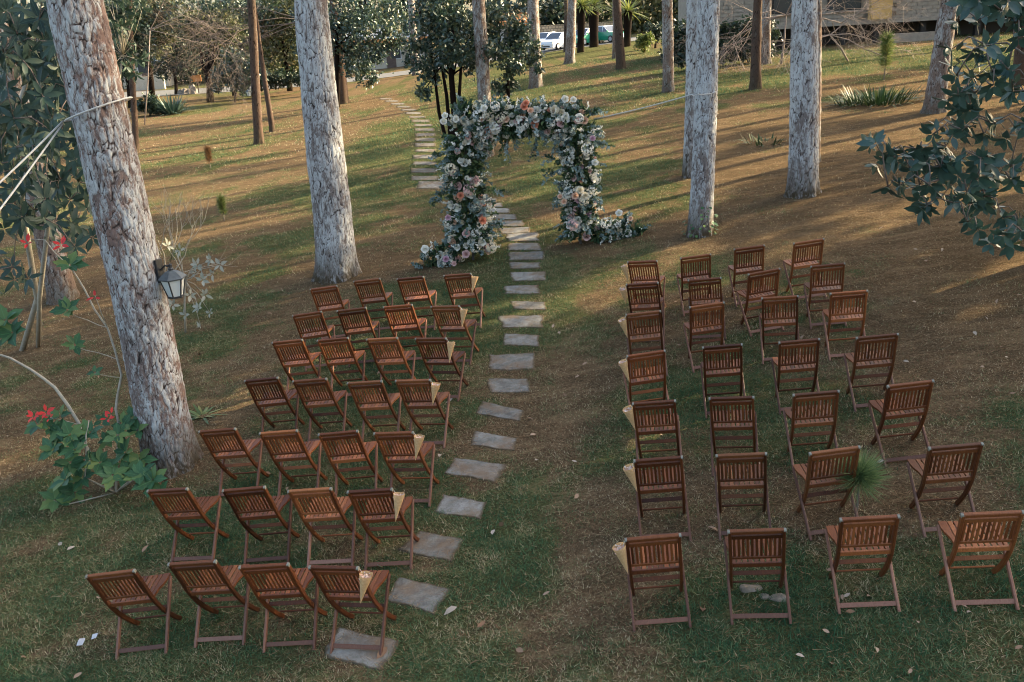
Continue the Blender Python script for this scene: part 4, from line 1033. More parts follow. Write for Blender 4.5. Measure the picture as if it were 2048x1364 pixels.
# ------------------------------------------------------------------ saplings, strap-leaved clumps
SAPN = leaf_mat('sapling_needles', [(0, (.060, .105, .030)), (.6, (.12, .17, .045)), (1, (.26, .25, .08))], .5, .3)
SAPB = leaf_mat('dry_needles', [(0, (.15, .075, .03)), (1, (.30, .16, .06))], .6, .3)
SAPG = leaf_mat('fresh_needles', [(0, (.060, .115, .045)), (.6, (.13, .20, .075)), (1, (.25, .30, .12))], .5, .3)
def sapling(label, base, h, n, L, mat, seed, tuft=None, wid=.006):
    g = np.random.default_rng(seed); o = thing('pine_sapling', label, 'sapling', base)
    MB().tube([(0, 0, -.05), (.01, 0, h * .5), (0, .01, h)], [.012 + h * .006, .009 + h * .004, .006], 6).build('stem', TWIG_BROWN, o)
    s = g.random(n) ** .8; lo = .25 if tuft is None else tuft
    P = np.stack([g.normal(0, .008, n), g.normal(0, .008, n), h * (lo + (1 - lo) * s)], 1); D = unit(g.normal(size=(n, 3)) * [1, 1, .55] + [0, 0, .55]); 
    V, F, I = leafs_np(P, D, rand_dirs(n, g), L * g.uniform(.7, 1.15, n), wid, 0)
    c = ob_mesh('needles', mesh_np('needles', V, F, mat, False, tone=g.random(n)[I]), o); c['kind'] = 'stuff'; return o
sapling('yellow-green pine sapling on the sunlit lawn behind the lantern', gp(449, 442), .62, 900, .17, SAPN, 1, wid=.010)
sapling('dry brown pine sapling on the lawn behind the lantern', gp(421, 336), .75, 700, .20, SAPB, 2, wid=.014)
sapling('golden pine sapling above the dark strap-leaved clump', gp(1768, 160), 1.5, 900, .36, SAPN, 3, wid=.018)
b = gp(1710, 1046); sapling('soft green pine sapling tuft between the open-grass chairs', b, .50, 1300, .29, SAPG, 4, .78, .0048)
STRAP = leaf_mat('strap_leaf', [(0, (.020, .045, .020)), (.6, (.045, .085, .030)), (1, (.10, .125, .04))], .55, .08, .2)
STRAP2 = leaf_mat('blue_strap_leaf', [(0, (.022, .050, .040)), (.6, (.050, .090, .070)), (1, (.11, .15, .11))], .4, .15)
def strap(name, label, cat, base, n, L, w, mat, seed, rad=.3, up=.9, arch_=.9):
    g = np.random.default_rng(seed); o = thing(name, label, cat, base); V = []; F = []; tn = []
    for k in range(n):
        a = g.uniform(0, 6.283); r = rad * math.sqrt(g.random()); l = L * g.uniform(.6, 1.1); d = np.array([math.cos(a), math.sin(a), 0]); s = np.array([-d[1], d[0], 0]); el = g.uniform(.35, 1.35) * up
        b = len(V); p = np.array([d[0] * r, d[1] * r, -.02]); t0 = g.random(); 
        for i in range(5):
            t_ = i / 4; q = p + d * l * t_ * math.cos(el) + np.array([0, 0, l * (t_ * math.sin(el) - arch_ * .42 * t_ * t_ * math.cos(el))]); ww = w * (1 - .9 * t_ ** 2) * (.6 + .4 * min(1, t_ * 3))
            zg = gz(q[0] + base[0], q[1] + base[1]) - base[2]; q[2] = max(q[2], zg + .015) if i else q[2]
            V += [q - s * ww / 2, q + s * ww / 2]; tn += [t0, t0]
        F += [(b + 2 * i, b + 2 * i + 1, b + 2 * i + 3, b + 2 * i + 2) for i in range(4)]
    c = ob_mesh('foliage', mesh_np('foliage', V, np.array(F), mat, False, tone=tn), o); c['kind'] = 'stuff'; return o
strap('strap_leaf_clump', 'dark strap-leaved clump under the golden sapling', 'plant', gp(1760, 205), 260, .75, .05, STRAP, 5, 1.0)
strap('strap_leaf_clump', 'low strap leaves spreading beside the dark clump', 'plant', gp(1712, 208), 120, .55, .04, STRAP, 6, .7)
strap('strap_leaf_clump', 'blue-green strap-leaved clump on the far lawn behind the thin trunk', 'plant', gp(345, 228), 170, 1.9, .13, STRAP2, 7, .5)
strap('fern', 'small yellow fern beside the lantern pine foot', 'fern', gp(405, 832), 22, .34, .05, SAPN, 8, .05, .6)
strap('weed', 'green weed growing in the brown needles before the strap-leaved clump', 'weed', gp(1530, 285), 40, .35, .05, STRAP, 15, .5)

# ------------------------------------------------------------------ fallen leaves and litter on the lawn
t = NT('dry_leaf'); c = t.ramp(t.rnd(), [(0, (.18, .10, .055)), (.4, (.30, .20, .13)), (.75, (.30, .225, .155)), (1, (.36, .30, .235))]); t.set(c, .7, .2); DRY = t.m
LD_ = [leaf_unit('fallen_leaf', DRY, .45, .35, c_) for c_ in (-.25, .12, .3)]
def fallen(x, y, L):
    o = bpy.data.objects.new('fallen_leaf', LD_[int(g.integers(3))]); a = g.uniform(0, 6.28); q = Matrix.Rotation(a, 4, 'Z') @ Matrix.Rotation(g.normal(0, .3), 4, 'X') @ Matrix.Rotation(g.normal(0, .4), 4, 'Y')
    o.matrix_world = Matrix.Translation((x, y, gz(x, y) + .035)) @ q @ Matrix.Scale(L, 4); COL.objects.link(o); tag(o, 'dry curled leaf fallen on the lawn', 'leaf', 'dry leaves fallen on the lawn')
g = np.random.default_rng(77)
for x, y, L in ((1000, 1060, .10), (915, 1220, .13), (972, 1248, .10), (1033, 1303, .10), (985, 1076, .09), (938, 1338, .10), (775, 1300, .13), (1055, 840, .08), (1075, 925, .09), (893, 812, .10), (1060, 875, .08), (905, 560, .1), (165, 1350, .1), (125, 1095, .1), (135, 1105, .09), (285, 1110, .1), (1150, 760, .07), (1165, 735, .09), (1120, 672, .09), (1105, 660, .09), (1415, 1060, .1), (1405, 1230, .11), (545, 632, .1), (400, 715, .1), (350, 970, .12)):
    p = gp(x, y); fallen(p[0], p[1], L)
k = 0
while k < 95:
    px_, py_ = g.uniform(0, 2048), g.uniform(520, 1350) if k % 3 else g.uniform(420, 760)
    if k % 2 == 0: px_ = g.uniform(1650, 2048)
    p = gp(px_, py_)
    if in_stones(np.array([p[0]]), np.array([p[1]]), 1.0)[0]: continue
    fallen(p[0], p[1], g.uniform(.05, .095)); k += 1
PALE = plain('bleached_root', (.20, .165, .125), .95, .5, 14, .5)
def lump(name, label, cat, base, rx, ry, rz, mat, seed, n=14):
    th = np.linspace(0, math.pi / 2 + .35, 7); ph = np.linspace(0, 2 * math.pi, n, endpoint=False); V = [(0, 0, rz)]
    for a in th[1:]:
        for b in ph: V.append((rx * math.sin(a) * math.cos(b), ry * math.sin(a) * math.sin(b), rz * math.cos(a)))
    V = np.array(V); V += (fbm(V * 9 + seed, 4)[:, None] - .5) * np.array([rx, ry, rz * 1.6]) * .9 * np.sign(V + 1e-6)
    V = np.where(np.isfinite(V), V, 0); F = [(0, 1 + k, 1 + (k + 1) % n) for k in range(n)] + [(1 + r * n + k, 1 + (r + 1) * n + k, 1 + (r + 1) * n + (k + 1) % n, 1 + r * n + (k + 1) % n) for r in range(5) for k in range(n)]
    o = ob_mesh(name, mesh_np(name, V, F, mat, False), None, tuple(base)); return tag(o, label, cat)
for (x, y, rx, ry, rz, lb) in ((1503, 1178, .085, .05, .035, 'bleached knob of root under the back-row chair'), (1562, 1196, .10, .06, .03, 'bleached flat root showing beside the back-row chair leg'), (1530, 1192, .06, .05, .02, 'small bleached root between the two larger knobs')):
    lump('exposed_root', lb, 'root', gp(x, y) - [0, 0, .008], rx, ry, rz, PALE, x)
WHITE = plain('white_litter', (.42, .42, .43), .7, .1)
for (x, y, lb) in ((165, 1288, 'small scrap of white paper lying nearer the back row'), (193, 1277, 'crumpled white scrap beside the other paper scrap')):
    p = gp(x, y); o = ob_mesh('paper_scrap', mesh_np('paper_scrap', [(-.045, -.02, 0), (0, -.03, .02), (.05, -.012, .005), (.035, .03, .015), (-.01, .022, .03), (-.05, .03, .004)], [(0, 1, 4, 5), (1, 2, 3, 4)], WHITE), None, (p[0], p[1], p[2] + .02)); o.rotation_euler[2] = x; tag(o, lb, 'paper')
# ------------------------------------------------------------------ broadleaf trees and far foliage
DKLEAF = leaf_mat('dark_broad_leaf', [(0, (.016, .036, .028)), (.45, (.035, .065, .045)), (.8, (.075, .105, .060)), (.93, (.17, .15, .075)), (1, (.30, .27, .20))], .38, .18, .5)
OLIVE = leaf_mat('olive_leaf', [(0, (.028, .040, .018)), (.5, (.062, .075, .030)), (.85, (.13, .125, .050)), (1, (.24, .19, .09))], .5, .3)
SUNNY = leaf_mat('sunny_leaf', [(0, (.050, .080, .020)), (.5, (.11, .15, .035)), (1, (.24, .25, .07))], .5, .35)
HEDGE = leaf_mat('hedge_leaf', [(0, (.012, .025, .016)), (.7, (.028, .050, .028)), (1, (.06, .08, .04))], .5, .15)
PINKISH = leaf_mat('dry_brown_leaf', [(0, (.10, .065, .045)), (.5, (.19, .13, .085)), (1, (.33, .26, .17))], .6, .3)

def blob_tree(label, foot, blobs, n, size, mat, bark, r0, seed, cat='tree', name='broadleaf_tree', stems=None, cl=26, group=None, trunk_top=None, hang=-.25, base=None):
    """blobs: (px, py, dY, radius px) of leaf clumps round the foot's distance"""
    g = np.random.default_rng(seed); B = gp(*foot) if base is None else np.asarray(base, float); o = thing(name, label, cat, B, group); sc = depth(B) / FPX
    C = [at_y(x, y, B[1] + dy) - B for x, y, dy, r in blobs]; Rr = [r * sc for *_, r in blobs]
    if r0:
        T = (at_y(trunk_top[0], trunk_top[1], B[1]) - B) if trunk_top else np.mean(C, 0) * [.5, .5, 1.0]
        MB().tube([(0, 0, -.2), T * .35 + [.06, 0, 0], T * .7 - [.05, .03, 0], T], [r0 * 1.3, r0, r0 * .85, r0 * .6], 9).build('trunk', bark, o, True)
        for x in stems or []:
            S = [(at_y(*p, B[1]) - B) for p in x]; S[0][2] -= .3; MB().tube(S, np.linspace(r0 * .7, r0 * .4, len(S)), 7).build('trunk', bark, o, True)
        for c, r in zip(C, Rr):
            s = T * g.uniform(.6, 1.0); MB().tube([s, (s + c) / 2 + [0, 0, .1 * r], c], [r0 * .35, r0 * .22, r0 * .08], 5).build('limb', bark, o, True)
    P = []; tn = []; w = np.array([r ** 2 for r in Rr]); w /= w.sum()
    for c, r, q in zip(C, Rr, w):
        m = max(2, int(n * q / cl)); cc = c + rand_dirs(m, g) * (g.random(m) ** .45)[:, None] * r * [1, .8, .8]
        P.append(np.repeat(cc, cl, 0) + g.normal(0, .20 * min(r, 1.6), (m * cl, 3))); tn.append(np.repeat(g.random(m) * .6, cl) + g.random(m * cl) * .4)
    P = np.concatenate(P); k = len(P); zg = hz0(P[:, 0] + B[0], P[:, 1] + B[1]) - B[2] + .05; P[:, 2] = np.maximum(P[:, 2], zg + g.random(k) * .2)
    V, F, I = leafs_np(P, unit(rand_dirs(k, g) + [0, 0, hang]), unit(rand_dirs(k, g) + [0, -.3, .8]), size * g.uniform(.65, 1.3, k), size * .6 * g.uniform(.7, 1.2, k))
    c = ob_mesh('crown' if r0 else 'foliage', mesh_np('crown', V, F, mat, False, tone=np.concatenate(tn)[I]), o); c['kind'] = 'stuff'
    return o

# leafy trees just behind the arch
blob_tree('dark glossy broadleaf tree with several thin stems behind the arch', (905, 318), [(860, 40, 0, 48), (900, 100, -.5, 42), (860, 130, 0, 36), (845, 185, -.5, 20), (930, 60, .5, 45), (985, 30, 0, 40), (880, 10, .3, 45), (940, 130, .4, 30), (990, 100, -.6, 30), (835, 90, .3, 28)], 5200, .15, DKLEAF, BARK_DARK, .10, 3, stems=[[(905, 318), (893, 190), (880, 110)], [(905, 318), (918, 200), (925, 90)], [(905, 318), (878, 225), (868, 140)]], trunk_top=(905, 60))
blob_tree('dark leafy young tree leaning towards the parked cars behind the arch', (1010, 300), [(1030, 90, 0, 34), (1060, 110, .3, 26), (1015, 135, -.3, 28), (1000, 180, 0, 20), (1040, 50, 0, 30), (1075, 140, 0, 14), (1020, 165, .2, 18)], 2300, .14, DKLEAF, BARK_DARK, .06, 4, trunk_top=(1022, 90))
blob_tree('low hanging dark-leaved tree at the far end of the path', (672, 215), [(690, 30, 0, 50), (735, 60, -1, 48), (700, 100, 0, 40), (760, 95, 0, 36), (720, 140, -1, 34), (775, 30, 1, 45), (655, 60, 0, 30), (740, 165, -.5, 16), (800, 70, 0, 30)], 5200, .24, DKLEAF, BARK_DARK, .16, 6, trunk_top=(676, 40))
blob_tree('sunlit yellow-green hedge beside the far drive', (745, 137), [(705, 105, 0, 20), (735, 110, 0, 24), (765, 105, 0, 22), (795, 100, 0, 22), (825, 100, 0, 18), (690, 118, 0, 15)], 2600, .30, SUNNY, None, 0, 7, 'hedge', 'hedge')
# left group beyond the lawn
blob_tree('small dark round-crowned tree beside the orange notice board', (352, 189), [(345, 120, 0, 36), (320, 140, 0, 22), (372, 135, 0, 24), (350, 90, 0, 36), (385, 100, 0, 26)], 2600, .32, HEDGE, BARK_DARK, .14, 8, trunk_top=(348, 120))
blob_tree('tree with short forked trunk and dense crown near the notice board', (420, 204), [(405, 70, 0, 46), (445, 95, 0, 32), (380, 50, 0, 36), (430, 40, 0, 44), (460, 60, 0, 34)], 3200, .30, OLIVE, BARK_DARK, .24, 9, trunk_top=(414, 120), stems=[[(414, 145), (404, 125), (400, 95)], [(414, 145), (424, 122), (430, 90)]])
blob_tree('dark drooping shrub with yellowing leaves behind the small lantern', (470, 205), [(455, 150, 0, 26), (480, 165, 0, 24), (500, 140, 0, 30), (440, 170, 0, 18), (470, 120, 0, 28)], 2300, .30, DKLEAF, BARK_DARK, .08, 10, 'shrub', 'shrub')
blob_tree('mixed green tree crown behind the thin leaning trunk', (580, 182), [(560, 60, 0, 46), (590, 110, 0, 34), (540, 120, 0, 30), (600, 50, 0, 40), (520, 60, 0, 40), (580, 10, 0, 44)], 3400, .32, OLIVE, BARK_DARK, .2, 11)
blob_tree('low dark bush beside the blue-green strap clump', (300, 232), [(290, 205, 0, 20), (310, 212, 0, 18), (275, 215, 0, 14)], 900, .28, HEDGE, BARK_DARK, .05, 12, 'bush', 'bush')
blob_tree('slim dark-leaved tree behind the lantern pine', (305, 203), [(300, 90, 0, 36), (285, 40, 0, 40), (310, 20, 0, 40), (325, 60, 0, 26)], 2800, .32, OLIVE, BARK_DARK, .2, 13)
blob_tree('dark shrub in front of the drive beside the thin leaning trunk', (500, 196), [(490, 172, 0, 15), (520, 165, 0, 18), (545, 160, 0, 18), (570, 158, 0, 18), (600, 155, 0, 16)], 2200, .26, HEDGE, None, 0, 31, 'shrub', 'shrub')
blob_tree('dark leafy tree between the thick pale pine and the drive', (640, 188), [(640, 130, 0, 30), (620, 90, 0, 34), (650, 60, 0, 40), (615, 40, 0, 34), (660, 150, 0, 18), (640, 10, 0, 36)], 3400, .30, DKLEAF, BARK_DARK, .16, 32)
blob_tree('dark green tree mass above the cream house', (262, 215), [(262, 60, 0, 40), (235, 90, 0, 32), (280, 100, 0, 30), (255, 20, 0, 40), (240, 140, 0, 26)], 3400, .32, HEDGE, BARK_DARK, .18, 33)
blob_tree('dark leafy crown above the forked trunk and bare twigs', (470, 192), [(450, 20, 0, 40), (490, 50, 0, 36), (480, 90, 0, 30), (400, 15, 0, 36), (340, 25, 0, 34), (520, 20, 0, 40)], 3600, .32, DKLEAF, BARK_DARK, .18, 34)
# bushes by the taxis
blob_tree('round green bush nearest the dark-footed pine', (1288, 106), [(1288, 90, 0, 17), (1282, 80, 0, 13), (1296, 78, 0, 13)], 1100, .20, SUNNY, BARK_DARK, .05, 14, 'bush', 'bush')
blob_tree('second round green bush by the hedge, with small trunk', (1310, 96), [(1310, 70, 0, 18), (1300, 60, 0, 14), (1320, 62, 0, 14)], 1100, .22, HEDGE, BARK_DARK, .08, 15, 'bush', 'bush')
blob_tree('tall dark clipped hedge in front of the building', (1440, 132), [(1350 + 26 * k, 100 - (k % 2) * 8 - k * 1.5, 0, 28) for k in range(8)] + [(1350 + 26 * k, 66 - k, 0, 24) for k in range(8)] + [(1360 + 26 * k, 122 - 3 * k, -.3, 14) for k in range(7)], 7000, .24, HEDGE, None, 0, 16, 'hedge', 'hedge', cl=18)
# tall growth closing the view, far behind the drive
FAR = [(-55, 104), (-44, 110), (-36, 101), (-29, 112), (-22, 103), (-15, 110), (-8, 106), (-2, 113), (4, 108), (10, 114), (16, 106), (22, 110), (28, 104), (34, 100), (-63, 98), (-50, 96), (41, 95), (48, 88)]
FLB = ['far dark tree closing the view behind the drive', 'far olive-green tree beyond the drive', 'far dark tree closing the view behind the drive']
for k, (x, y) in enumerate(FAR):
    g = np.random.default_rng(200 + k); z = gz(x, y); h = g.uniform(11, 15)
    broad(FLB[k % 3], (x, y, z), h, [(0, 0, 3.2), (2.0, .5, 5.5), (-2.2, -.5, 6.0), (0, 0, 8.5), (1.0, 0, 11)], [3.2, 3.0, 3.0, 3.4, 2.6], 2400, .62, (HEDGE, OLIVE, HEDGE)[k % 3], BARK_MID, .3, 'tall trees beyond the drive', seed=300 + k, cl=20)
for k, x in enumerate((-70, -52, -34, -17, -1, 15, 31)):
    y = 100 + (k % 2) * 2.5; B = (x, y, gz(x, y)); g = np.random.default_rng(400 + k); o = thing('hedge', 'tall far hedge along the end of the drive', 'hedge', B, 'far hedges along the drive')
    n_ = 3400; P = np.stack([g.uniform(-9, 9, n_), g.normal(0, .9, n_), g.random(n_) * (5.2 + .8 * np.sin(k))], 1); P[:, 2] += hz0(P[:, 0] + x, P[:, 1] + y) - B[2]
    V, F, I = leafs_np(P, rand_dirs(n_, g), rand_dirs(n_, g), g.uniform(.4, .8, n_), .42); c = ob_mesh('foliage', mesh_np('foliage', V, F, (SUNNY, HEDGE, OLIVE)[k % 3], False, tone=g.random(n_)[I]), o); c['kind'] = 'stuff'

# bare trees
b = gp(1562, 128); bare('bare_tree', 'leafless tree with tangled pinkish-grey branches before the building', b, [(-1, -.1, .15), (-.7, -.3, .35), (.6, -.3, .05), (1, -.2, .2), (1, -.4, -.05), (.2, -.5, .6), (-.9, .1, -.05), (-.4, -.4, .1)], 2.6, .030, 5, TWIG, 21, .06, 0, .6, at_y(1572, 30, b[1]))
b = gp(1700, 122); bare('bare_tree', 'leafless low tree with long arching branch by the yellow pillar', b, [(1, -.2, .25), (-1, -.2, .15), (.5, -.4, -.1), (-.6, -.3, -.1), (.9, 0, .5)], 2.5, .026, 4, TWIG, 22, .05, 0, .6, at_y(1660, 70, b[1]))
b = gp(625, 232); bare('bare_tree', 'leafless tree with fine grey branches spreading over the far lawn', b, [(-1, -.2, -.12), (-1, 0, .05), (-.8, -.5, .15), (-1, -.3, -.25), (.2, -.3, .2), (-.6, .2, .3)], 4.0, .026, 5, TWIG_BROWN, 23, .03, 0, .5, at_y(612, 40, b[1]))
b = gp(288, 250); bare('bare_tree', 'leafless thin tree with pale twigs behind the leaning pine', b, [(1, -.2, -.1), (1, .1, .15), (.8, -.4, .25), (.4, -.2, .5)], 3.2, .022, 4, TWIG, 24, .05, 0, .5, at_y(300, 60, b[1]))

# ------------------------------------------------------------------ palm lilies with thick trunks
def palm(label, foot, crown_px, w, seed, L=2.4):
    g = np.random.default_rng(seed); B = gp(*foot); T = at_y(*crown_px, B[1]) - B; r = w * depth(B) / FPX / 2; o = thing('palm_lily', label, 'palm', B, 'palm lilies by the taxis')
    MB().tube([(0, 0, -.2), T * .3, T * .7, T, T + [0, 0, .4]], [r * 1.0, r * .9, r * 1.05, r * 1.2, r * .6], 12).build('trunk', BARK_DARK, o, True)
    V = []; F = []; tn = []
    for k in range(120):
        d = rand_dirs(1, g)[0]; d[2] = abs(d[2]) * .9 - .22; d = unit(d); s = unit(np.cross(d, [0, 0, 1.])); l = L * g.uniform(.75, 1.1); b_ = len(V); t0 = g.random()
        for i in range(4):
            t_ = i / 3; q = T + [0, 0, .2] + d * l * t_ - np.array([0, 0, .18 * l * t_ * t_]); ww = .12 * (1 - .92 * t_ ** 1.5); V += [q - s * ww / 2, q + s * ww / 2]; tn += [t0, t0]
        F += [(b_ + 2 * i, b_ + 2 * i + 1, b_ + 2 * i + 3, b_ + 2 * i + 2) for i in range(3)]
    c = ob_mesh('foliage', mesh_np('foliage', V, np.array(F), SUNNY, False, tone=tn), o); c['kind'] = 'stuff'
palm('dark-trunked palm lily partly behind the flared-foot pine', (1161, 105), (1163, 18), 15, 1)
palm('dark-trunked palm lily between the two taxis', (1188, 94), (1187, 15), 19, 2)
palm('dark-trunked palm lily with fan of leaves behind the round bushes', (1254, 93), (1256, 28), 15, 3)

# ------------------------------------------------------------------ cars
CARW = NT('car_white').set((.62, .64, .67), .25, .6).m; CARG = NT('car_green').set((.02, .22, .13), .25, .6).m
CGL = NT('car_glass').set((.03, .04, .05), .08, .8).m; TYRE = plain('tyre', (.02, .02, .02), .8); RIM = plain('rim', (.35, .36, .37), .35); LAMPM = NT('car_lamp').set((.6, .62, .62), .15, .7).m; PLATE = NT('plate').set((.6, .6, .6), .5).m
def car(label, pos, yaw, lower, upper):
    o = thing('parked_car', label, 'car', pos, 'cars parked along the drive', yaw)
    L = 4.1; xs = np.array([-2.05, -1.98, -1.2, -.55, .35, 1.05, 1.55, 2.0, 2.06]); zt = np.array([.55, .92, .97, .95, .95, .92, .86, .72, .5]); hw = np.array([.70, .80, .85, .86, .86, .85, .82, .74, .66])
    V = []; F = []
    for x, z, w in zip(xs, zt, hw):
        for s, zz in ((-1, .22), (-1.02, .55), (-.96, z), (.96, z), (1.02, .55), (1, .22)): V.append((x, s * w, max(zz, .22)))
    for i in range(len(xs) - 1):
        for k in range(6): F.append((i * 6 + k, i * 6 + (k + 1) % 6, i * 6 + 6 + (k + 1) % 6, i * 6 + 6 + k))
    F += [tuple(range(5, -1, -1)), tuple(range(48, 54))]
    ob_mesh('body', mesh_np('body', V, F, lower, False), o)
    cx = [(-1.75, .93), (-1.35, 1.40), (-.6, 1.49), (.25, 1.46), (1.1, .90)]; V = []; F = []
    for x, z in cx:
        w = .80 if z < 1 else .63
        V += [(x, -w, z), (x, w, z)]
    for x, z in cx: 
        V += [(x, -.80, .90), (x, .80, .90)]
    F = [(2 * i, 2 * i + 2, 2 * i + 3, 2 * i + 1) for i in range(4)] + [(10 + 2 * i, 10 + 2 * i + 2, 2 * i + 2, 2 * i) for i in range(4)] + [(2 * i + 1, 2 * i + 3, 13 + 2 * i, 11 + 2 * i) for i in range(4)]
    ob_mesh('cabin', mesh_np('cabin', V, F, upper, False), o)
    e = .012
    for nm, q in (('windscreen', [(.33, -.58, 1.42), (.33, .58, 1.42), (1.03, .70, .95), (1.03, -.70, .95)]), ('rear_window', [(-1.40, -.56, 1.34), (-1.40, .56, 1.34), (-1.70, .68, .99), (-1.70, -.68, .99)])):
        n_ = np.array((.6, 0, .75)) if nm == 'windscreen' else np.array((-.8, 0, .6)); a = np.array(q) + n_ * .015
        ob_mesh(nm, mesh_np(nm, np.concatenate([a, a - n_ * .012]), [(0, 1, 2, 3), (7, 6, 5, 4), (0, 4, 5, 1), (1, 5, 6, 2), (2, 6, 7, 3), (3, 7, 4, 0)], CGL), o)
    for s in (-1, 1):
        for x0, x1, t0, t1 in ((-.52, .22, -.50, .12), (.27, .88, .16, .27), (-1.5, -.58, -1.22, -.56)):
            a = np.array([(x0, s * .795, .96), (x1, s * .795, .96), (min(t1, x1), s * .655, 1.40), (max(t0, x0), s * .655, 1.40)]) + np.array([0, s * .022, .0])
            ob_mesh('side_window', mesh_np('side_window', np.concatenate([a, a - [0, s * .012, 0]]), [(0, 1, 2, 3), (7, 6, 5, 4), (0, 4, 5, 1), (1, 5, 6, 2), (2, 6, 7, 3), (3, 7, 4, 0)], CGL), o)
        MB().box(1.80, 2.02, s * .62 - .13, s * .62 + .13, .62, .74).build('headlight', LAMPM, o); MB().box(.86, 1.0, s * .88 - .08, s * .88 + .08, .95, 1.06).build('mirror', lower, o)
        for x in (-1.28, 1.30):
            w = MB().tube([(x, s * .70, .31), (x, s * .885, .31)], .31, 16).build('wheel', TYRE, o, True); MB().tube([(x, s * .86, .31), (x, s * .893, .31)], .20, 12).build('rim', RIM, w)
    MB().box(2.045, 2.075, -.26, .26, .40, .51).build('number_plate', PLATE, o); MB().box(2.0, 2.068, -.45, .45, .27, .37).build('grille', CGL, o)
    return o
def on_road(px, py, y): p = at_y(px, py, y); return (p[0], p[1], gz(p[0], p[1]) + .03)
car('white car with raised bonnet line parked beside the grey pine', on_road(1117, 100, 85.5), R(232), CARW, CARW)
car('white car parked behind the nearer white car', on_road(1092, 92, 91), R(232), CARW, CARW)
car('green and white taxi glimpsed between two palm trunks', on_road(1171, 94, 86.5), R(228), CARG, CARW)
tx = car('green and white taxi with sloping bonnet beside the dark-footed pine', on_road(1213, 92, 86.5), R(310), CARG, CARW)

# ------------------------------------------------------------------ walls and buildings
PLAST = plain('cream_plaster', (.40, .36, .28), .85, .12, 3, .1); WHITEW = plain('white_plaster', (.46, .46, .45), .8, .08, 3); ORANGE = plain('orange_fascia', (.48, .20, .06), .6, .15, 3); YEL = plain('ochre_plaster', (.52, .34, .13), .8, .12, 4, .1)
CONC = plain('grey_block', (.25, .23, .195), .9, .2, 5, .3); DARKR = plain('dark_roof', (.10, .07, .055), .8, .25, 6, .3); VOID_SHADE = plain('opening_shade', (.02, .02, .02), .7, .1); PANE = NT('window_pane').set((.04, .05, .055), .1, .7).m; RWALL = None  # near-black colour stands in for shade inside the openings
t = NT('rubble_wall'); v = t.new('ShaderNodeTexBrick'); v.inputs['Scale'].default_value = 1.0; v.inputs['Color1'].default_value = (.30, .22, .13, 1); v.inputs['Color2'].default_value = (.40, .31, .20, 1); v.inputs['Mortar'].default_value = (.13, .10, .07, 1)
v.inputs['Brick Width'].default_value = .34; v.inputs['Row Height'].default_value = .26; v.inputs['Mortar Size'].default_value = .03
mp = t.new('ShaderNodeMapping'); mp.inputs['Rotation'].default_value = (R(90), 0, 0); tc = t.new('ShaderNodeTexCoord'); t.l(tc.outputs['Object'], mp.inputs[0]); t.l(mp.outputs[0], v.inputs[0]); t.set(v.outputs[0], .9, .2); RWALL = t.m
p = at_y(1150, 80, 92); zb = gz(p[0], 92)
o = MB().box(p[0] - 5, p[0] + 4, 0, .5, 0, at_y(1150, 47, 92)[2] - zb).build('retaining_wall', RWALL); o.location = (0, 92, zb); tag(o, 'rough yellow stone retaining wall behind the parked cars', 'wall')
def house(label, x0, x1, Y, D, eave, roof_h, wallm, roofm, fasc, wins=4, name='house'):
    cx = (x0 + x1) / 2; zb = gz(cx, Y) - .3; o = thing(name, label, 'house', (cx, Y, zb)); w = (x1 - x0) / 2
    wl = MB().box(-w, w, 0, D, 0, eave).build('wall', wallm, o)
    rf = MB().add([(-w - .7, -.8, eave + .02), (w + .7, -.8, eave + .02), (w + .7, D + .8, eave + .02), (-w - .7, D + .8, eave + .02), (-w + .5, D / 2, eave + roof_h), (w - .5, D / 2, eave + roof_h)], [(0, 1, 5, 4), (1, 2, 5), (2, 3, 4, 5), (3, 0, 4), (3, 2, 1, 0)]).build('roof', roofm, o)
    MB().box(-w - .74, w + .74, -.86, -.805, eave - .28, eave + .10).build('fascia', fasc, rf)
    for k in range(wins):
        x = -w + (k + .5) * 2 * w / wins; f = MB().box(x - .62, x + .62, -.05, -.004, eave * .36, eave * .36 + 1.35).build('window', WHITEW, o); MB().box(x - .5, x + .5, -.07, -.054, eave * .36 + .1, eave * .36 + 1.25).build('pane', PANE, f)
    MB().box(w * .12 - .5, w * .12 + .5, -.06, -.004, .3, 2.35).build('door', DARKR, o)
    return o
a = at_y(690, 60, 99)[0]; b_ = at_y(845, 60, 99)[0]; house('low house with pale roof and orange fascia behind the sunlit hedge', a, b_, 99, 6, 3.2, 1.6, PLAST, WHITEW, ORANGE)
a = at_y(1000, 60, 97)[0]; b_ = at_y(1066, 60, 97)[0]; house('white house with orange eaves glimpsed beside the parked white car', a, b_, 97, 6, 3.0, 1.2, WHITEW, ORANGE, ORANGE, 2)
a = at_y(225, 60, 97)[0]; b_ = at_y(318, 60, 97)[0]; house('cream house with dark roof and white gable trim behind the leaning pine', a, b_, 97, 7, 4.6, 2.6, PLAST, DARKR, WHITEW, 3)
p0 = at_y(258, 150, 92); p1 = at_y(325, 150, 92); o = MB().box(p0[0], p1[0], 0, .35, 0, 1.35).build('garden_wall', PLAST); o.location = (0, 92, gz(p0[0], 92) - .05); tag(o, 'low cream garden wall across the drive from the notice board', 'wall')
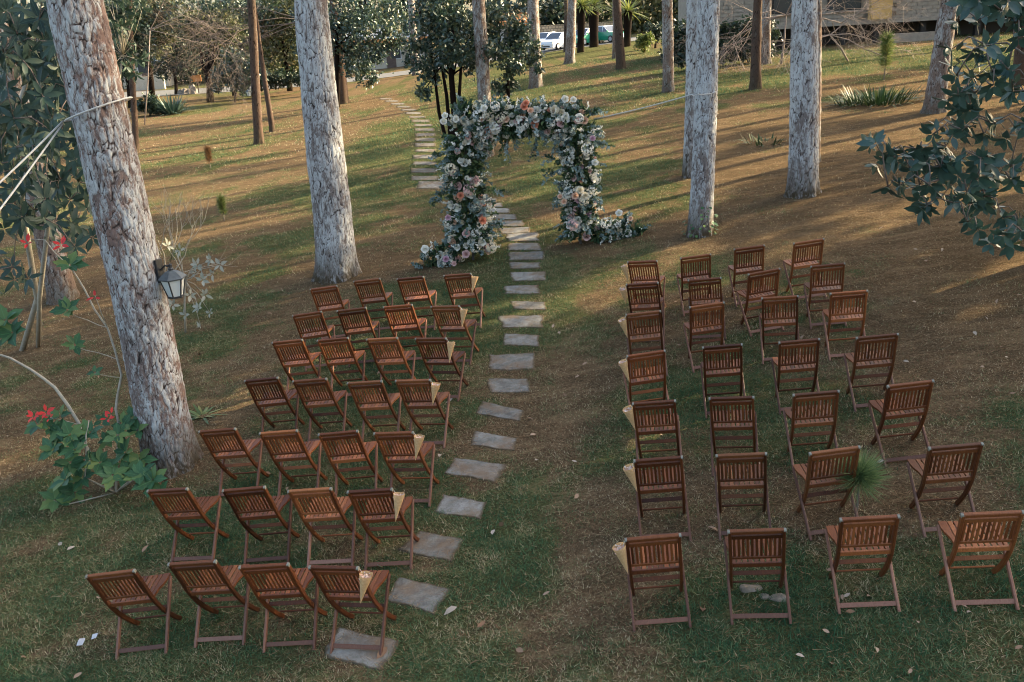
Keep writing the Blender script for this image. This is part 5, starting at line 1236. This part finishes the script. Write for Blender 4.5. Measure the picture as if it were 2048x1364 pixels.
# building up the slope
BY = 53.0
zz = lambda py: at_y(1760, py, BY)[2]; xx = lambda px_: at_y(px_, 40, BY)[0]
X0, X1 = xx(1405), xx(2120); zg = gz(xx(1760), BY) - .5
bl = thing('block_building', 'grey block building with dark undercroft and ochre pillar at the top of the lawn', 'building', ((X0 + X1) / 2, BY, zg)); cx = (X0 + X1) / 2
f0 = zz(40) - zg; f1 = zz(-90) - zg
MB().box(X0 - cx, X1 - cx, .20, 7, f0 + .022, f1).build('wall', CONC, bl); MB().box(X0 - cx, X1 - cx, 1.6, 7, 0, f0 - .18).build('undercroft', VOID_SHADE, bl)  # undercroft is a solid block coloured dark for the shade beneath the floor
MB().box(X0 - cx - .2, X1 - cx + .2, -.25, 7.1, f0 - .178, f0 + .02).build('floor_slab', CONC, bl)
wins = ((1545, 1592), (1655, 1722)); sill = zz(17) - zg
BRK = MB().box(0, .58, .0, .17, 0, .192).mesh('block', CONC); row = 0; z = f0 + .024
while z < zz(-12) - zg:
    x = X0 - cx + (.3 if row % 2 else 0)
    while x < X1 - cx - .6:
        wx = [(xx(a) - cx, xx(b2) - cx) for a, b2 in wins]
        if not any(a - .6 < x < b2 and z + .1 > sill for a, b2 in wx) and not (xx(1735) - cx - .6 < x < xx(1776) - cx):
            o = ob_mesh('block', BRK, bl, (x, .02 + random.uniform(0, .018), z))
        x += .60
    z += .208; row += 1
for a, b2 in wins:
    w = MB().box(xx(a) - cx, xx(b2) - cx, .12, .19, sill, sill + 1.5).build('window', VOID_SHADE, bl); MB().box(xx(a) - cx + .06, xx(b2) - cx - .06, .09, .117, sill + .06, sill + 1.4).build('pane', PANE, w); MB().box(xx(a) - cx - .1, xx(b2) - cx + .1, -.06, .117, sill - .1, sill - .002).build('sill', CONC, w)
MB().box(xx(1735) - cx, xx(1776) - cx, -.45, .015, zz(38) - zg, f1).build('pillar', YEL, bl)
for px_ in (1480, 1600, 1690, 1757, 1850, 1960, 2060): MB().box(xx(px_) - cx - .15, xx(px_) - cx + .15, .1, .4, -.4, f0 - .18).build('column', VOID_SHADE, bl)  # columns coloured near black to imitate the shade under the floor
o = MB().box(xx(1768), xx(1885), BY - 1.6, BY - 1.25, gz(xx(1826), BY - 1.4) - .1, gz(xx(1826), BY - 1.4) + .46).build('kerb_wall', CONC); tag(o, 'low grey kerb wall before the undercroft', 'wall')
# notice board and boulders by the drive
p = gp(398, 186); o = thing('notice_board', 'orange wooden notice board on a thin post', 'sign', p); s = depth(p) / FPX
MB().beam((0, 0, -.1), (0, 0, 32 * s), .07, .07, (1, 0, 0)).build('post', BARK_DARK, o); bd = MB().box(-11 * s, 9.5 * s, -.085, -.04, 22 * s, 34 * s).build('board', ORANGE, o); MB().box(-11.6 * s, 10 * s, -.10, -.03, 34 * s, 34.7 * s).build('top_trim', BARK_DARK, o)
ROCK = plain('boulder', (.22, .19, .16), .95, .35, 5, .5)
lump('boulder', 'pointed boulder beside the notice board', 'rock', gp(386, 188), .42, .35, .75, ROCK, 3); lump('boulder', 'flat boulder between small tree and pointed boulder', 'rock', gp(368, 188), .65, .4, .42, ROCK, 5)
